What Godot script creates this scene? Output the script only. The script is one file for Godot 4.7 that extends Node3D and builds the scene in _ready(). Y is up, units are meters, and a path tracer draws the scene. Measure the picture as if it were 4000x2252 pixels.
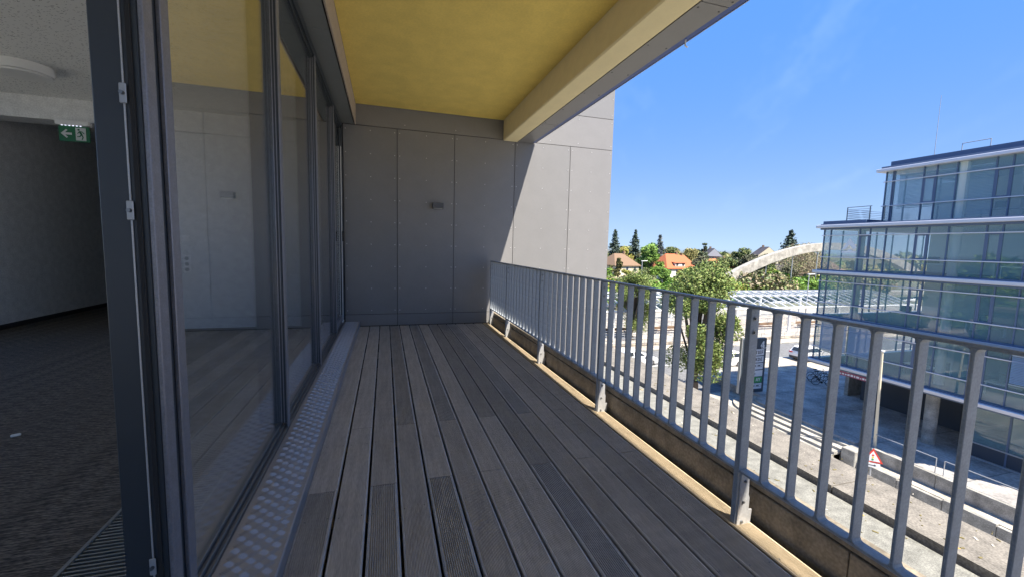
extends Node3D
# Roofed balcony of an office building above a street; y is up, the deck is y = 0, boards run along -z.

class MB:
	var v := PackedVector3Array()
	var n := PackedVector3Array()
	var c := PackedColorArray()
	var tint := Color.WHITE
	var colored := false
	func tri(a: Vector3, b: Vector3, d: Vector3, na = null, nb = null, nd = null) -> void:
		var m := (b - a).cross(d - a).normalized()
		v.append_array([a, d, b])
		if na == null:
			n.append_array([m, m, m])
		else:
			n.append_array([na, nd, nb])
		if colored:
			c.append_array([tint, tint, tint])
	func quad(a: Vector3, b: Vector3, d: Vector3, e: Vector3) -> void:
		tri(a, b, d)
		tri(a, d, e)
	func face(p: Array, mid: Vector3) -> void:
		var m: Vector3 = (p[1] - p[0]).cross(p[2] - p[0])
		if m.dot(p[0] - mid) < 0.0:
			p.reverse()
		for i in range(1, p.size() - 1):
			tri(p[0], p[i], p[i + 1])
	func box(mid: Vector3, s: Vector3, b := 0.0, t := Basis.IDENTITY) -> MB:
		var h := s * 0.5
		if b <= 0.0:
			for i in 3:
				for g in [-1.0, 1.0]:
					var p := []
					for k in [[-1, -1], [1, -1], [1, 1], [-1, 1]]:
						var q := Vector3.ZERO
						q[i] = g * h[i]
						q[(i + 1) % 3] = k[0] * h[(i + 1) % 3]
						q[(i + 2) % 3] = k[1] * h[(i + 2) % 3]
						p.append(mid + t * q)
					face(p, mid)
			return self
		b = minf(b, minf(h.x, minf(h.y, h.z)) * 0.9)
		var w := h - Vector3.ONE * b
		for i in 3:
			var j := (i + 1) % 3
			var k := (i + 2) % 3
			for g in [-1.0, 1.0]:
				var p := []
				for e in [[-1, -1], [1, -1], [1, 1], [-1, 1]]:
					var q := Vector3.ZERO
					q[i] = g * h[i]
					q[j] = e[0] * w[j]
					q[k] = e[1] * w[k]
					p.append(mid + t * q)
				face(p, mid)
				for f in [-1.0, 1.0]:
					var r := []
					for e in [[-1, 0], [1, 0], [1, 1], [-1, 1]]:
						var q := Vector3.ZERO
						q[k] = e[0] * w[k]
						q[i] = g * (h[i] if e[1] == 0 else w[i])
						q[j] = f * (w[j] if e[1] == 0 else h[j])
						r.append(mid + t * q)
					face(r, mid)
		for gx in [-1.0, 1.0]:
			for gy in [-1.0, 1.0]:
				for gz in [-1.0, 1.0]:
					face([mid + t * Vector3(gx * h.x, gy * w.y, gz * w.z), mid + t * Vector3(gx * w.x, gy * h.y, gz * w.z), mid + t * Vector3(gx * w.x, gy * w.y, gz * h.z)], mid)
		return self
	func span(lo: Vector3, hi: Vector3, b := 0.0) -> MB:
		return box((lo + hi) * 0.5, (hi - lo).abs(), b)
	func bar(a: Vector3, b: Vector3, w: float, h: float, bevel := 0.0, up := Vector3.UP) -> MB:
		var z := (b - a).normalized()
		if absf(z.dot(up)) > 0.99:
			up = Vector3.RIGHT
		var x := up.cross(z).normalized()
		return box((a + b) * 0.5, Vector3(w, h, a.distance_to(b)), bevel, Basis(x, z.cross(x), z))
	func cyl(a: Vector3, b: Vector3, r: float, r2 := -1.0, seg := 10, caps := true) -> MB:
		if r2 < 0.0:
			r2 = r
		var z := (b - a).normalized()
		var x := (Vector3.UP if absf(z.y) < 0.9 else Vector3.RIGHT).cross(z).normalized()
		var y := z.cross(x)
		for i in seg:
			var d0 := x * cos(TAU * i / seg) + y * sin(TAU * i / seg)
			var d1 := x * cos(TAU * (i + 1) / seg) + y * sin(TAU * (i + 1) / seg)
			tri(a + d0 * r, a + d1 * r, b + d1 * r2, d0, d1, d1)
			tri(a + d0 * r, b + d1 * r2, b + d0 * r2, d0, d1, d0)
			if caps:
				tri(b, b + d0 * r2, b + d1 * r2)
				tri(a, a + d1 * r, a + d0 * r)
		return self
	func tube(p: Array, r: float, seg := 6) -> MB:
		for i in p.size() - 1:
			cyl(p[i], p[i + 1], r, r, seg, true)
		return self
	func torus(mid: Vector3, t: Basis, big: float, small: float, seg := 20, s2 := 6) -> MB:
		for i in seg:
			for j in s2:
				var p := []
				var m := []
				for k in [[i, j], [i + 1, j], [i + 1, j + 1], [i, j + 1]]:
					var a: float = TAU * k[0] / seg
					var b: float = TAU * k[1] / s2
					var d := Vector3(cos(a), sin(a), 0)
					m.append(t * (d * cos(b) + Vector3(0, 0, sin(b))))
					p.append(mid + t * (d * (big + small * cos(b)) + Vector3(0, 0, small * sin(b))))
				tri(p[0], p[1], p[2], m[0], m[1], m[2])
				tri(p[0], p[2], p[3], m[0], m[2], m[3])
		return self
	# outline in the local xy plane, drawn out along local z from 0 to depth
	func extrude(outline: Array, depth: float, t := Transform3D.IDENTITY) -> MB:
		var q := PackedVector2Array(outline)
		if Geometry2D.is_polygon_clockwise(q):
			q.reverse()
		var cut := Geometry2D.triangulate_polygon(q)
		for i in range(0, cut.size(), 3):
			var a := q[cut[i]]
			var b := q[cut[i + 1]]
			var d := q[cut[i + 2]]
			if (b - a).cross(d - a) < 0.0:
				var k := b
				b = d
				d = k
			tri(t * Vector3(a.x, a.y, depth), t * Vector3(b.x, b.y, depth), t * Vector3(d.x, d.y, depth))
			tri(t * Vector3(a.x, a.y, 0), t * Vector3(d.x, d.y, 0), t * Vector3(b.x, b.y, 0))
		for i in q.size():
			var a := q[i]
			var b := q[(i + 1) % q.size()]
			quad(t * Vector3(a.x, a.y, 0), t * Vector3(b.x, b.y, 0), t * Vector3(b.x, b.y, depth), t * Vector3(a.x, a.y, depth))
		return self
	# outline in plan (x, z), from height lo up to height hi
	func slab(outline: Array, lo: float, hi: float) -> MB:
		return extrude(outline, hi - lo, Transform3D(Basis(Vector3.RIGHT, Vector3(0, 0, 1), Vector3(0, -1, 0)), Vector3(0, hi, 0)))
	# turn every face so that it looks up
	func upward() -> void:
		for i in range(0, v.size(), 3):
			if n[i].y < 0.0:
				var k := v[i + 1]
				v[i + 1] = v[i + 2]
				v[i + 2] = k
				for j in 3:
					n[i + j] = -n[i + j]
	func mesh() -> ArrayMesh:
		var a := []
		a.resize(Mesh.ARRAY_MAX)
		a[Mesh.ARRAY_VERTEX] = v
		a[Mesh.ARRAY_NORMAL] = n
		if colored:
			a[Mesh.ARRAY_COLOR] = c
		var m := ArrayMesh.new()
		m.add_surface_from_arrays(Mesh.PRIMITIVE_TRIANGLES, a)
		return m

var M := {}
var T := {}
var used := {}
var rng := RandomNumberGenerator.new()
const GROUND := -10.4

func numbered(called: String) -> String:
	used[called] = used.get(called, -1) + 1
	return called if used[called] == 0 else "%s_%03d" % [called, used[called]]

func tag(o: Node, label: String, category: String, group := "") -> Node:
	o.set_meta("label", label)
	o.set_meta("category", category)
	if group:
		o.set_meta("group", group)
	return o

func thing(called: String, label: String, category: String, base := Vector3.ZERO, group := "") -> Node3D:
	var o := Node3D.new()
	o.name = numbered(called)
	o.position = base
	add_child(o)
	tag(o, label, category, group)
	return o

func struct(called: String, base := Vector3.ZERO) -> Node3D:
	var o := Node3D.new()
	o.name = numbered(called)
	o.position = base
	o.set_meta("kind", "structure")
	add_child(o)
	return o

# a part of a thing, its mesh laid out in world places when the thing has a base
func part(parent: Node3D, called: String, shape, material: Material, label := "", kind := "") -> MeshInstance3D:
	var o := MeshInstance3D.new()
	o.name = called
	o.mesh = shape.mesh() if shape is MB else shape
	o.material_override = material
	if parent.get_parent() == self:
		o.position = -parent.position
	if label:
		o.set_meta("label", label)
	if kind:
		o.set_meta("kind", kind)
	parent.add_child(o, true)
	return o

func local_part(parent: Node3D, called: String, shape, material: Material, at := Vector3.ZERO, turn := Basis.IDENTITY) -> MeshInstance3D:
	var o := MeshInstance3D.new()
	o.name = called
	o.mesh = shape.mesh() if shape is MB else shape
	o.material_override = material
	o.transform = Transform3D(turn, at)
	parent.add_child(o, true)
	return o

func copy_of(o: Node3D, label: String, at: Vector3, turn := 0.0, size := 1.0) -> Node3D:
	var d: Node3D = o.duplicate()
	d.name = numbered(String(o.name).get_slice("_0", 0))
	add_child(d)
	d.transform = Transform3D(Basis(Vector3.UP, turn).scaled(Vector3.ONE * size), at)
	d.set_meta("label", label)
	return d

func lin(r: float, g: float, b: float, a := 1.0) -> Color:
	var s := Color(r, g, b).linear_to_srgb()
	s.a = a
	return s

# grey texture of two noises, from dark to 1
func grain(f1: float, f2: float, share: float, dark: float, seed_: int, size := 512, contrast := 1.0) -> ImageTexture:
	var imgs := []
	for k in 2:
		var z := FastNoiseLite.new()
		z.seed = seed_ + k
		z.noise_type = FastNoiseLite.TYPE_SIMPLEX_SMOOTH
		z.frequency = [f1, f2][k]
		z.fractal_octaves = 3
		imgs.append(z.get_seamless_image(size, size).get_data())
	var a: PackedByteArray = imgs[0]
	var b: PackedByteArray = imgs[1]
	var out := PackedByteArray()
	out.resize(size * size)
	for i in out.size():
		var t := (a[i] * share + b[i] * (1.0 - share)) / 255.0
		t = clampf((t - 0.5) * contrast + 0.5, 0.0, 1.0)
		out[i] = int(255.0 * (dark + (1.0 - dark) * t))
	return ImageTexture.create_from_image(Image.create_from_data(size, size, false, Image.FORMAT_L8, out))

func flecks(count: int, seed_: int, size: int, base: float, dark: float, length: float) -> ImageTexture:
	var im := Image.create(size, size, false, Image.FORMAT_L8)
	im.fill(Color(base, base, base))
	var r := RandomNumberGenerator.new()
	r.seed = seed_
	for i in count:
		var p := Vector2(r.randf() * size, r.randf() * size)
		var d := Vector2.from_angle(r.randf_range(-0.5, 0.5)) 
		for k in int(r.randf_range(2, length)):
			var s := 1 + int(r.randf() * 2.0)
			im.fill_rect(Rect2i(int(p.x + d.x * k) % size, int(p.y + d.y * k + size) % size, s, s), Color(dark, dark, dark))
	return ImageTexture.create_from_image(im)

func mat(called: String, col: Color, rough := 0.7, metal := 0.0, tex: Texture2D = null, scale := Vector3.ONE, bump := 0.0, bump_tex: Texture2D = null) -> StandardMaterial3D:
	var m := StandardMaterial3D.new()
	m.resource_name = called
	m.albedo_color = col
	m.roughness = rough
	m.metallic = metal
	if tex:
		m.albedo_texture = tex
	if bump > 0.0:
		m.heightmap_enabled = true
		m.heightmap_scale = bump
		m.heightmap_texture = bump_tex if bump_tex else tex
	if tex or bump > 0.0:
		m.uv1_triplanar = true
		m.uv1_world_triplanar = true
		m.uv1_scale = scale
	M[called] = m
	return m

func glass(called: String, col: Color, alpha: float, spec := 0.5) -> StandardMaterial3D:
	var m := StandardMaterial3D.new()
	m.resource_name = called
	m.transparency = BaseMaterial3D.TRANSPARENCY_ALPHA
	m.albedo_color = Color(col.r, col.g, col.b, alpha)
	m.roughness = 0.0
	m.metallic_specular = spec
	M[called] = m
	return m

func text(parent: Node3D, called: String, words: String, height: float, at: Vector3, turn: Basis, m: Material, align := HORIZONTAL_ALIGNMENT_LEFT) -> void:
	var f := SystemFont.new()
	f.font_names = PackedStringArray(["Droid Sans"])
	f.font_weight = 700
	var t := TextMesh.new()
	t.text = words
	t.font = f
	t.font_size = 32
	t.pixel_size = height / 24.0
	t.depth = 0.01
	t.horizontal_alignment = align
	var o := MeshInstance3D.new()
	o.name = called
	o.mesh = t
	o.material_override = m
	parent.add_child(o, true)
	o.transform = Transform3D(turn, at)

# thin streaks of high cloud, as light to add to the sky
func cirrus() -> ImageTexture:
	var n := FastNoiseLite.new()
	n.seed = 19
	n.frequency = 1.5
	n.fractal_octaves = 5
	n.domain_warp_enabled = true
	n.domain_warp_amplitude = 0.5
	n.domain_warp_frequency = 1.2
	var im := Image.create(1024, 512, false, Image.FORMAT_RGBA8)
	for y in 256:
		var e := PI * 0.5 * (1.0 - (y + 0.5) / 256.0)
		for x in 1024:
			var a := TAU * x / 1024.0
			var d := Vector3(cos(a) * cos(e), sin(e), sin(a) * cos(e)) / (sin(e) + 0.25)
			var k := clampf(n.get_noise_3d(d.x * 0.5 + d.z * 0.3, d.y, d.z * 1.6 - d.x * 0.7) * 1.5 + 0.05, 0.0, 1.0) * smoothstep(0.0, 0.15, e)
			im.set_pixel(x, y, Color(1, 1, 1, k * k))
	return ImageTexture.create_from_image(im)

func _ready() -> void:
	rng.seed = 11
	# --- camera, sky, sun, exposure
	var cam := Camera3D.new()
	cam.name = "camera"
	var yaw := 0.29507
	var pitch := 0.09803
	var roll := 0.02491
	var fwd := Vector3(sin(yaw) * cos(pitch), -sin(pitch), -cos(yaw) * cos(pitch))
	var right := Vector3(cos(yaw), 0, sin(yaw))
	var up := right.cross(fwd)
	var r2 := right * cos(roll) + up * sin(roll)
	var u2 := up * cos(roll) - right * sin(roll)
	cam.transform = Transform3D(Basis(r2, u2, -fwd), Vector3(0, 1.2, 0))
	cam.fov = rad_to_deg(2.0 * atan(1126.0 / 1635.6))
	cam.near = 0.05
	cam.far = 3000.0
	add_child(cam)
	cam.current = true
	var env := Environment.new()
	env.background_mode = Environment.BG_SKY
	var sky := ProceduralSkyMaterial.new()
	sky.sky_top_color = lin(0.042, 0.122, 0.33)
	sky.sky_horizon_color = lin(0.19, 0.258, 0.34)
	sky.sky_curve = 0.1
	sky.sky_energy_multiplier = 0.95
	sky.ground_bottom_color = lin(0.12, 0.12, 0.11)
	sky.ground_horizon_color = lin(0.3, 0.34, 0.36)
	sky.sun_angle_max = 40.0
	sky.sun_curve = 0.1
	sky.sky_cover = cirrus()
	sky.sky_cover_modulate = Color(1, 1, 1, 0.02)
	env.sky = Sky.new()
	env.sky.sky_material = sky
	env.tonemap_mode = Environment.TONE_MAPPER_LINEAR
	env.tonemap_exposure = 3.6
	env.sdfgi_enabled = true
	env.ssao_enabled = true
	env.ssil_enabled = true
	var we := WorldEnvironment.new()
	we.name = "environment"
	we.environment = env
	add_child(we)
	var sun := DirectionalLight3D.new()
	sun.name = "sun"
	sun.light_energy = 1.2
	sun.light_color = lin(1.0, 0.93, 0.82)
	sun.light_angular_distance = 0.5
	sun.shadow_enabled = true
	add_child(sun)
	sun.look_at_from_position(Vector3.ZERO, Vector3(-0.28, -1.0, -0.58), Vector3.UP)
	materials()
	own_building()
	room()
	facade_glass()
	railing()
	lower_roof()
	streets()
	office()
	station()
	street_things()
	houses()
	trees()

func materials() -> void:
	T.fine = grain(0.06, 0.01, 0.6, 0.78, 1)
	T.blotch = grain(0.006, 0.06, 0.5, 0.9, 5)
	T.concrete = grain(0.008, 0.08, 0.55, 0.62, 9, 512, 1.3)
	T.wood = grain(0.05, 0.008, 0.6, 0.74, 13, 512, 1.3)
	T.gravel = grain(0.12, 0.012, 0.6, 0.62, 17, 512, 1.5)
	T.carpet = grain(0.09, 0.02, 0.6, 0.2, 21, 512, 2.2)
	T.stain = grain(0.006, 0.05, 0.6, 0.95, 25, 512, 1.0)
	T.tile_ceiling = flecks(900, 3, 512, 1.0, 0.25, 9.0)
	mat("panel", lin(0.222, 0.216, 0.214), 0.42, 0.0, T.stain, Vector3.ONE * 0.8)
	mat("panel_b", lin(0.204, 0.2, 0.199), 0.44, 0.0, T.stain, Vector3.ONE * 0.7)
	mat("backing", lin(0.02, 0.02, 0.02), 0.9)
	mat("rivet", lin(0.5, 0.49, 0.48), 0.35, 0.3)
	mat("yellow", lin(0.95, 0.72, 0.19), 0.9, 0.0, T.blotch, Vector3.ONE * 1.1, 0.25, T.fine)
	mat("beige", lin(0.86, 0.74, 0.44), 0.9, 0.0, T.stain, Vector3.ONE * 1.5)
	mat("taupe", lin(0.5, 0.41, 0.32), 0.9, 0.0, T.fine, Vector3.ONE * 3.0)
	mat("drip", lin(0.018, 0.06, 0.26), 0.35, 0.3)
	mat("steel_rail", lin(0.36, 0.39, 0.42), 0.5, 0.0, T.fine, Vector3.ONE * 3.0)
	mat("zinc", lin(0.62, 0.62, 0.62), 0.45, 0.4, T.fine, Vector3.ONE * 9.0)
	mat("bolt", lin(0.2, 0.21, 0.22), 0.35, 0.8)
	mat("upstand", lin(0.34, 0.29, 0.22), 0.9, 0.0, T.concrete, Vector3.ONE * 1.2, 0.3)
	var tones := [[0.55, 0.525, 0.5], [0.63, 0.6, 0.57], [0.45, 0.435, 0.42], [0.58, 0.55, 0.51], [0.52, 0.505, 0.49]]
	for i in 5:
		mat("wood%d" % i, lin(tones[i][0], tones[i][1], tones[i][2]), 0.72, 0.0, T.wood, Vector3(7.0, 7.0, 0.55 + 0.07 * i))
		M["wood%d" % i].uv1_offset = Vector3(i * 0.31, 0, i * 0.17)
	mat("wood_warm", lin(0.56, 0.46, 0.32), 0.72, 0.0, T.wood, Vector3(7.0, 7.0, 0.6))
	mat("deck_under", lin(0.11, 0.1, 0.09), 0.9)
	mat("tread", lin(0.44, 0.425, 0.43), 0.42, 0.5, T.stain, Vector3.ONE * 1.6)
	mat("alu_edge", lin(0.42, 0.44, 0.48), 0.4, 0.8)
	mat("frame", lin(0.038, 0.046, 0.055), 0.45, 0.2)
	mat("frame_outer", lin(0.27, 0.27, 0.3), 0.4, 0.35, T.fine, Vector3.ONE * 4.0)
	mat("gasket", lin(0.012, 0.012, 0.013), 0.7)
	mat("sill", lin(0.16, 0.17, 0.18), 0.45, 0.5, T.stain, Vector3.ONE * 3.0)
	mat("soffit", lin(0.17, 0.18, 0.175), 0.55, 0.0, T.stain, Vector3.ONE * 0.9)
	glass("pane", Color(0.75, 0.9, 0.86), 0.004, 0.5)
	mat("plaster", lin(0.88, 0.89, 0.87), 0.9, 0.0, T.fine, Vector3.ONE * 1.5)
	mat("acoustic", lin(0.8, 0.8, 0.76), 0.95, 0.0, T.tile_ceiling, Vector3.ONE * 1.15)
	mat("carpet", lin(0.3, 0.25, 0.19), 0.95, 0.0, T.carpet, Vector3(0.7, 1.0, 9.0))
	mat("skirting", lin(0.03, 0.03, 0.03), 0.6)
	mat("white_plastic", lin(0.75, 0.75, 0.72), 0.4)
	mat("grille", lin(0.3, 0.31, 0.3), 0.4, 0.7)
	mat("sign_green", lin(0.0, 0.11, 0.035), 0.4)
	mat("sign_white", lin(0.5, 0.52, 0.5), 0.4)
	mat("lamp_grey", lin(0.09, 0.092, 0.1), 0.45, 0.2)
	var led := mat("led", lin(0.9, 0.9, 1.0), 0.4)
	led.emission_enabled = true
	led.emission = Color(0.9, 0.92, 1.0)
	led.emission_energy_multiplier = 0.35
	mat("roof_gravel", lin(0.3, 0.29, 0.245), 0.95, 0.0, T.gravel, Vector3.ONE * 0.55)
	mat("roof_coping", lin(0.28, 0.25, 0.205), 0.95, 0.0, T.gravel, Vector3.ONE * 0.35)
	mat("moss", lin(0.16, 0.13, 0.05), 0.95)
	mat("lichen", lin(0.55, 0.5, 0.42), 0.95)
	mat("rust_leaf", lin(0.55, 0.32, 0.06), 0.9)
	mat("concrete", lin(0.47, 0.45, 0.4), 0.9, 0.0, T.concrete, Vector3.ONE * 0.3)
	mat("concrete_light", lin(0.52, 0.49, 0.43), 0.9, 0.0, T.concrete, Vector3.ONE * 0.15)
	mat("paving", lin(0.5, 0.47, 0.44), 0.9, 0.0, T.concrete, Vector3.ONE * 0.12)
	mat("paving_tan", lin(0.62, 0.54, 0.44), 0.9, 0.0, T.concrete, Vector3.ONE * 0.15)
	mat("asphalt", lin(0.22, 0.22, 0.22), 0.9, 0.0, T.gravel, Vector3.ONE * 0.3)
	mat("earth", lin(0.13, 0.125, 0.07), 0.95, 0.0, T.blotch, Vector3.ONE * 0.05)
	mat("marking", lin(0.7, 0.7, 0.68), 0.8)
	mat("white_steel", lin(0.72, 0.72, 0.7), 0.4)
	mat("grey_steel", lin(0.38, 0.39, 0.4), 0.4, 0.3)
	mat("band", lin(0.62, 0.62, 0.66), 0.4, 0.3)
	mat("office_frame", lin(0.1, 0.14, 0.22), 0.45, 0.2)
	mat("office_dark", lin(0.05, 0.06, 0.075), 0.6)
	mat("office_blue", lin(0.06, 0.1, 0.19), 0.45)
	mat("office_wall", lin(0.62, 0.64, 0.6), 0.9)
	mat("office_floor", lin(0.14, 0.14, 0.13), 0.9)
	mat("office_column", lin(0.5, 0.56, 0.52), 0.8)
	mat("blind", lin(0.34, 0.4, 0.46), 0.5, 0.3)
	glass("office_glass", Color(0.5, 0.7, 0.75), 0.2, 0.55)
	glass("canopy_glass", Color(0.5, 0.6, 0.65), 0.05, 0.12)
	mat("red_banner", lin(0.3, 0.07, 0.12), 0.6)
	mat("stele", lin(0.06, 0.075, 0.09), 0.5)
	mat("plate_white", lin(0.7, 0.71, 0.72), 0.5)
	mat("plate_green", lin(0.05, 0.3, 0.09), 0.5)
	mat("ink", lin(0.06, 0.06, 0.07), 0.6)
	mat("sign_red", lin(0.6, 0.05, 0.03), 0.5)
	mat("sign_yellow", lin(0.8, 0.55, 0.05), 0.5)
	mat("car_white", lin(0.78, 0.78, 0.78), 0.25)
	mat("car_black", lin(0.02, 0.02, 0.022), 0.4)
	mat("car_glass", lin(0.03, 0.035, 0.04), 0.08)
	mat("rubber", lin(0.02, 0.02, 0.02), 0.8)
	mat("rim", lin(0.4, 0.4, 0.42), 0.35, 0.8)
	mat("tail_red", lin(0.4, 0.02, 0.02), 0.3)
	mat("bike", lin(0.04, 0.045, 0.05), 0.4, 0.4)
	mat("house_white", lin(0.72, 0.69, 0.62), 0.9)
	mat("house_cream", lin(0.66, 0.58, 0.42), 0.9)
	mat("house_grey", lin(0.3, 0.32, 0.36), 0.9)
	mat("roof_red", lin(0.5, 0.15, 0.06), 0.85, 0.0, T.fine, Vector3.ONE * 0.4)
	mat("roof_brown", lin(0.25, 0.16, 0.1), 0.9, 0.0, T.fine, Vector3.ONE * 0.4)
	mat("roof_dark", lin(0.1, 0.09, 0.1), 0.9, 0.0, T.fine, Vector3.ONE * 0.4)
	mat("window_dark", lin(0.05, 0.06, 0.075), 0.15)
	mat("bark", lin(0.13, 0.1, 0.075), 0.95)
	for k in [["leaf", 0.3], ["needle", 0.1], ["twig", 0.0]]:
		var m := StandardMaterial3D.new()
		m.resource_name = k[0]
		m.vertex_color_use_as_albedo = true
		m.roughness = 0.75
		if k[1] > 0.0:
			m.backlight_enabled = true
			m.backlight = Color(k[1], k[1], k[1])
		M[k[0]] = m

func rail_x(z: float) -> float:
	return 1.482 + (-1.4 - z) * 0.0150

func board(x0: float, x1: float, z0: float, z1: float, pitch: float, deep: float) -> MB:
	var b := MB.new()
	var e := 0.004
	var p: Array = [Vector2(x0, -0.026), Vector2(x0, -e), Vector2(x0 + e, 0.0)]
	var n := int((x1 - x0 - 0.014) / pitch)
	var s := (x0 + x1) * 0.5 - n * pitch * 0.5
	for i in n:
		var a := s + i * pitch
		p.append_array([Vector2(a, 0), Vector2(a + pitch * 0.12, -deep), Vector2(a + pitch * 0.5, -deep), Vector2(a + pitch * 0.62, 0)])
	p.append_array([Vector2(x1 - e, 0), Vector2(x1, -e), Vector2(x1, -0.026)])
	for i in p.size() - 1:
		b.quad(Vector3(p[i].x, p[i].y, z0), Vector3(p[i].x, p[i].y, z1), Vector3(p[i + 1].x, p[i + 1].y, z1), Vector3(p[i + 1].x, p[i + 1].y, z0))
	for z in [z0, z1]:
		b.face([Vector3(x0, -0.026, z), Vector3(x1, -0.026, z), Vector3(x1, -deep, z), Vector3(x0, -deep, z)], Vector3(x0, 0, (z0 + z1) * 0.5))
	return b

func own_building() -> void:
	# deck boards
	var deck := struct("balcony_deck")
	part(deck, "deck_base", MB.new().span(Vector3(-0.6, -0.35, -6.4), Vector3(1.6, -0.13, 5.0)), M.deck_under)
	for k in 11:
		part(deck, "joist", MB.new().span(Vector3(-0.5, -0.13, -6.1 + k * 0.7), Vector3(1.56, -0.027, -6.04 + k * 0.7)), M.deck_under)
	var r := RandomNumberGenerator.new()
	r.seed = 5
	var dark_grooved := {0: [1], 2: [1], 3: [0], 4: [1], 5: [0], 8: [1], 9: [0]}
	for i in 14:
		var x0 := -0.363 if i == 0 else -0.223 + 0.1405 * (i - 1) + 0.006
		var x1 := -0.223 + 0.1405 * i - 0.006
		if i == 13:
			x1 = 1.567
		var cut := -2.09 if i % 2 == 0 else -2.80
		for half in 2:
			var z0 := -6.395 if half == 0 else cut + 0.002
			var z1 := cut - 0.002 if half == 0 else 5.0
			var coarse: bool = dark_grooved.has(i) and half in dark_grooved[i]
			var w: int = 4 if coarse else [0, 1, 3, 2, 0, 1][r.randi() % 6]
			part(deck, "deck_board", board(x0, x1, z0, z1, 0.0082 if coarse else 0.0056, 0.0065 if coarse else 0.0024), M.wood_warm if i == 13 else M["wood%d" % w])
	var screws := MB.new()
	for i in 14:
		for k in 10:
			for s in 2:
				var z := -6.07 + k * 0.7 + r.randf_range(-0.01, 0.01)
				var x := -0.34 + 0.1405 * i + s * 0.09 + r.randf_range(-0.004, 0.004)
				screws.cyl(Vector3(x, -0.001, z), Vector3(x, 0.0006, z), 0.0035, 0.0035, 6)
	part(deck, "deck_screws", screws, M.bolt, "", "stuff")
	# tread plate along the glass
	var plate := thing("tread_plate", "grey aluminium five bar tread plate strip between glass front and deck", "tread plate", Vector3(-0.45, 0, -3))
	part(plate, "plate_sheet", MB.new().span(Vector3(-0.566, 0.068, -6.4), Vector3(-0.362, 0.074, 5.0), 0.001), M.tread)
	part(plate, "plate_fold", MB.new().span(Vector3(-0.366, 0.0015, -6.398), Vector3(-0.3605, 0.0665, 5.0), 0.001), M.alu_edge)
	var bumps := MB.new()
	var cell := 0.0335
	var along := int((6.38 + 1.0) / cell)
	for iz in along:
		for ix in 5:
			var mid := Vector3(-0.528 + ix * cell, 0.074, -6.37 + iz * cell)
			var turn := PI / 4 if (ix + iz) % 2 == 0 else -PI / 4
			var d := Vector3(cos(turn), 0, sin(turn))
			var s := Vector3(-d.z, 0, d.x)
			for k in 5:
				var m := mid + s * (k - 2) * 0.0066
				var a := d * 0.0155
				var w := s * 0.0021
				var top := Vector3(0, 0.0022, 0)
				var q := [m - a, m + a, m + w, m - w]
				bumps.tri(q[0], q[2], m + top - a * 0.4)
				bumps.quad(q[2], q[1], m + top + a * 0.4, m + top - a * 0.4)
				bumps.quad(q[1], q[3], m + top - a * 0.4, m + top + a * 0.4)
				bumps.tri(q[3], q[0], m + top - a * 0.4)
	bumps.upward()
	part(plate, "tread_pattern", bumps, M.tread, "", "stuff")
	# end wall of large grey panels
	end_wall()
	# ceiling, beams and fascia
	var c := struct("balcony_ceiling")
	part(c, "yellow_soffit", MB.new().span(Vector3(-0.384, 3.125, -6.4), Vector3(1.75, 3.5, 5.0)), M.yellow)
	part(c, "roof_slab", MB.new().span(Vector3(-6.0, 3.502, -6.4), Vector3(2.26, 3.95, 2.8)), M.backing)
	part(c, "roof_slab", MB.new().span(Vector3(-0.9, 3.502, 2.8), Vector3(2.26, 3.95, 5.0)), M.backing)
	var bm := thing("edge_beam", "beige plastered beam running along the outer edge of the yellow ceiling", "beam", Vector3(1.86, 2.82, -3))
	part(bm, "beam_body", MB.new().span(Vector3(1.743, 2.822, -6.402), Vector3(1.979, 3.498, 5.0), 0.012), M.beige)
	var fa := thing("roof_fascia", "grey panelled fascia under the roof edge outside the beige beam", "fascia", Vector3(2.1, 2.83, -3))
	var cuts := [-6.4, -5.36, -2.44, 0.48, 3.4, 5.0]
	for i in cuts.size() - 1:
		var p := part(fa, "soffit_panel", MB.new().span(Vector3(1.987, 2.829, cuts[i] + 0.004), Vector3(2.211, 2.842, cuts[i + 1] - 0.004), 0.002), M.panel)
		var rv := MB.new()
		var n := maxi(2, int((cuts[i + 1] - cuts[i]) / 0.42))
		for k in n:
			var z: float = lerpf(cuts[i] + 0.06, cuts[i + 1] - 0.06, k / float(n - 1))
			for x in [2.015, 2.185]:
				rv.cyl(Vector3(x, 2.8288, z), Vector3(x, 2.826, z), 0.008, 0.006, 8)
		part(p, "rivets", rv, M.lamp_grey, "", "stuff")
		part(fa, "face_panel", MB.new().span(Vector3(2.252, 2.85, cuts[i] + 0.004), Vector3(2.266, 3.9, cuts[i + 1] - 0.004), 0.002), M.panel_b)
	part(fa, "backing", MB.new().span(Vector3(1.983, 2.86, -6.4), Vector3(2.25, 3.5, 5.0)), M.backing)
	part(fa, "drip_edge", MB.new().span(Vector3(2.214, 2.836, -6.4), Vector3(2.268, 2.846, 5.0), 0.002), M.drip)
	part(fa, "drip_nose", MB.new().span(Vector3(2.269, 2.832, -6.4), Vector3(2.275, 2.87, 5.0), 0.001), M.zinc)
	part(fa, "hook", MB.new().tube([Vector3(2.24, 2.835, -2.9), Vector3(2.24, 2.79, -2.9), Vector3(2.262, 2.782, -2.9)], 0.006), M.white_plastic)
	# bulkhead above the glass front
	var bh := thing("bulkhead", "dark grey panelled bulkhead above the glass front", "bulkhead", Vector3(-0.5, 2.85, -3))
	var bc := [-6.4, -3.71, -1.02, 1.67, 5.0]
	for i in 4:
		part(bh, "soffit_panel", MB.new().span(Vector3(-0.58, 2.842, bc[i] + 0.002), Vector3(-0.412, 2.855, bc[i + 1] - 0.002), 0.002), M.soffit)
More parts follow.
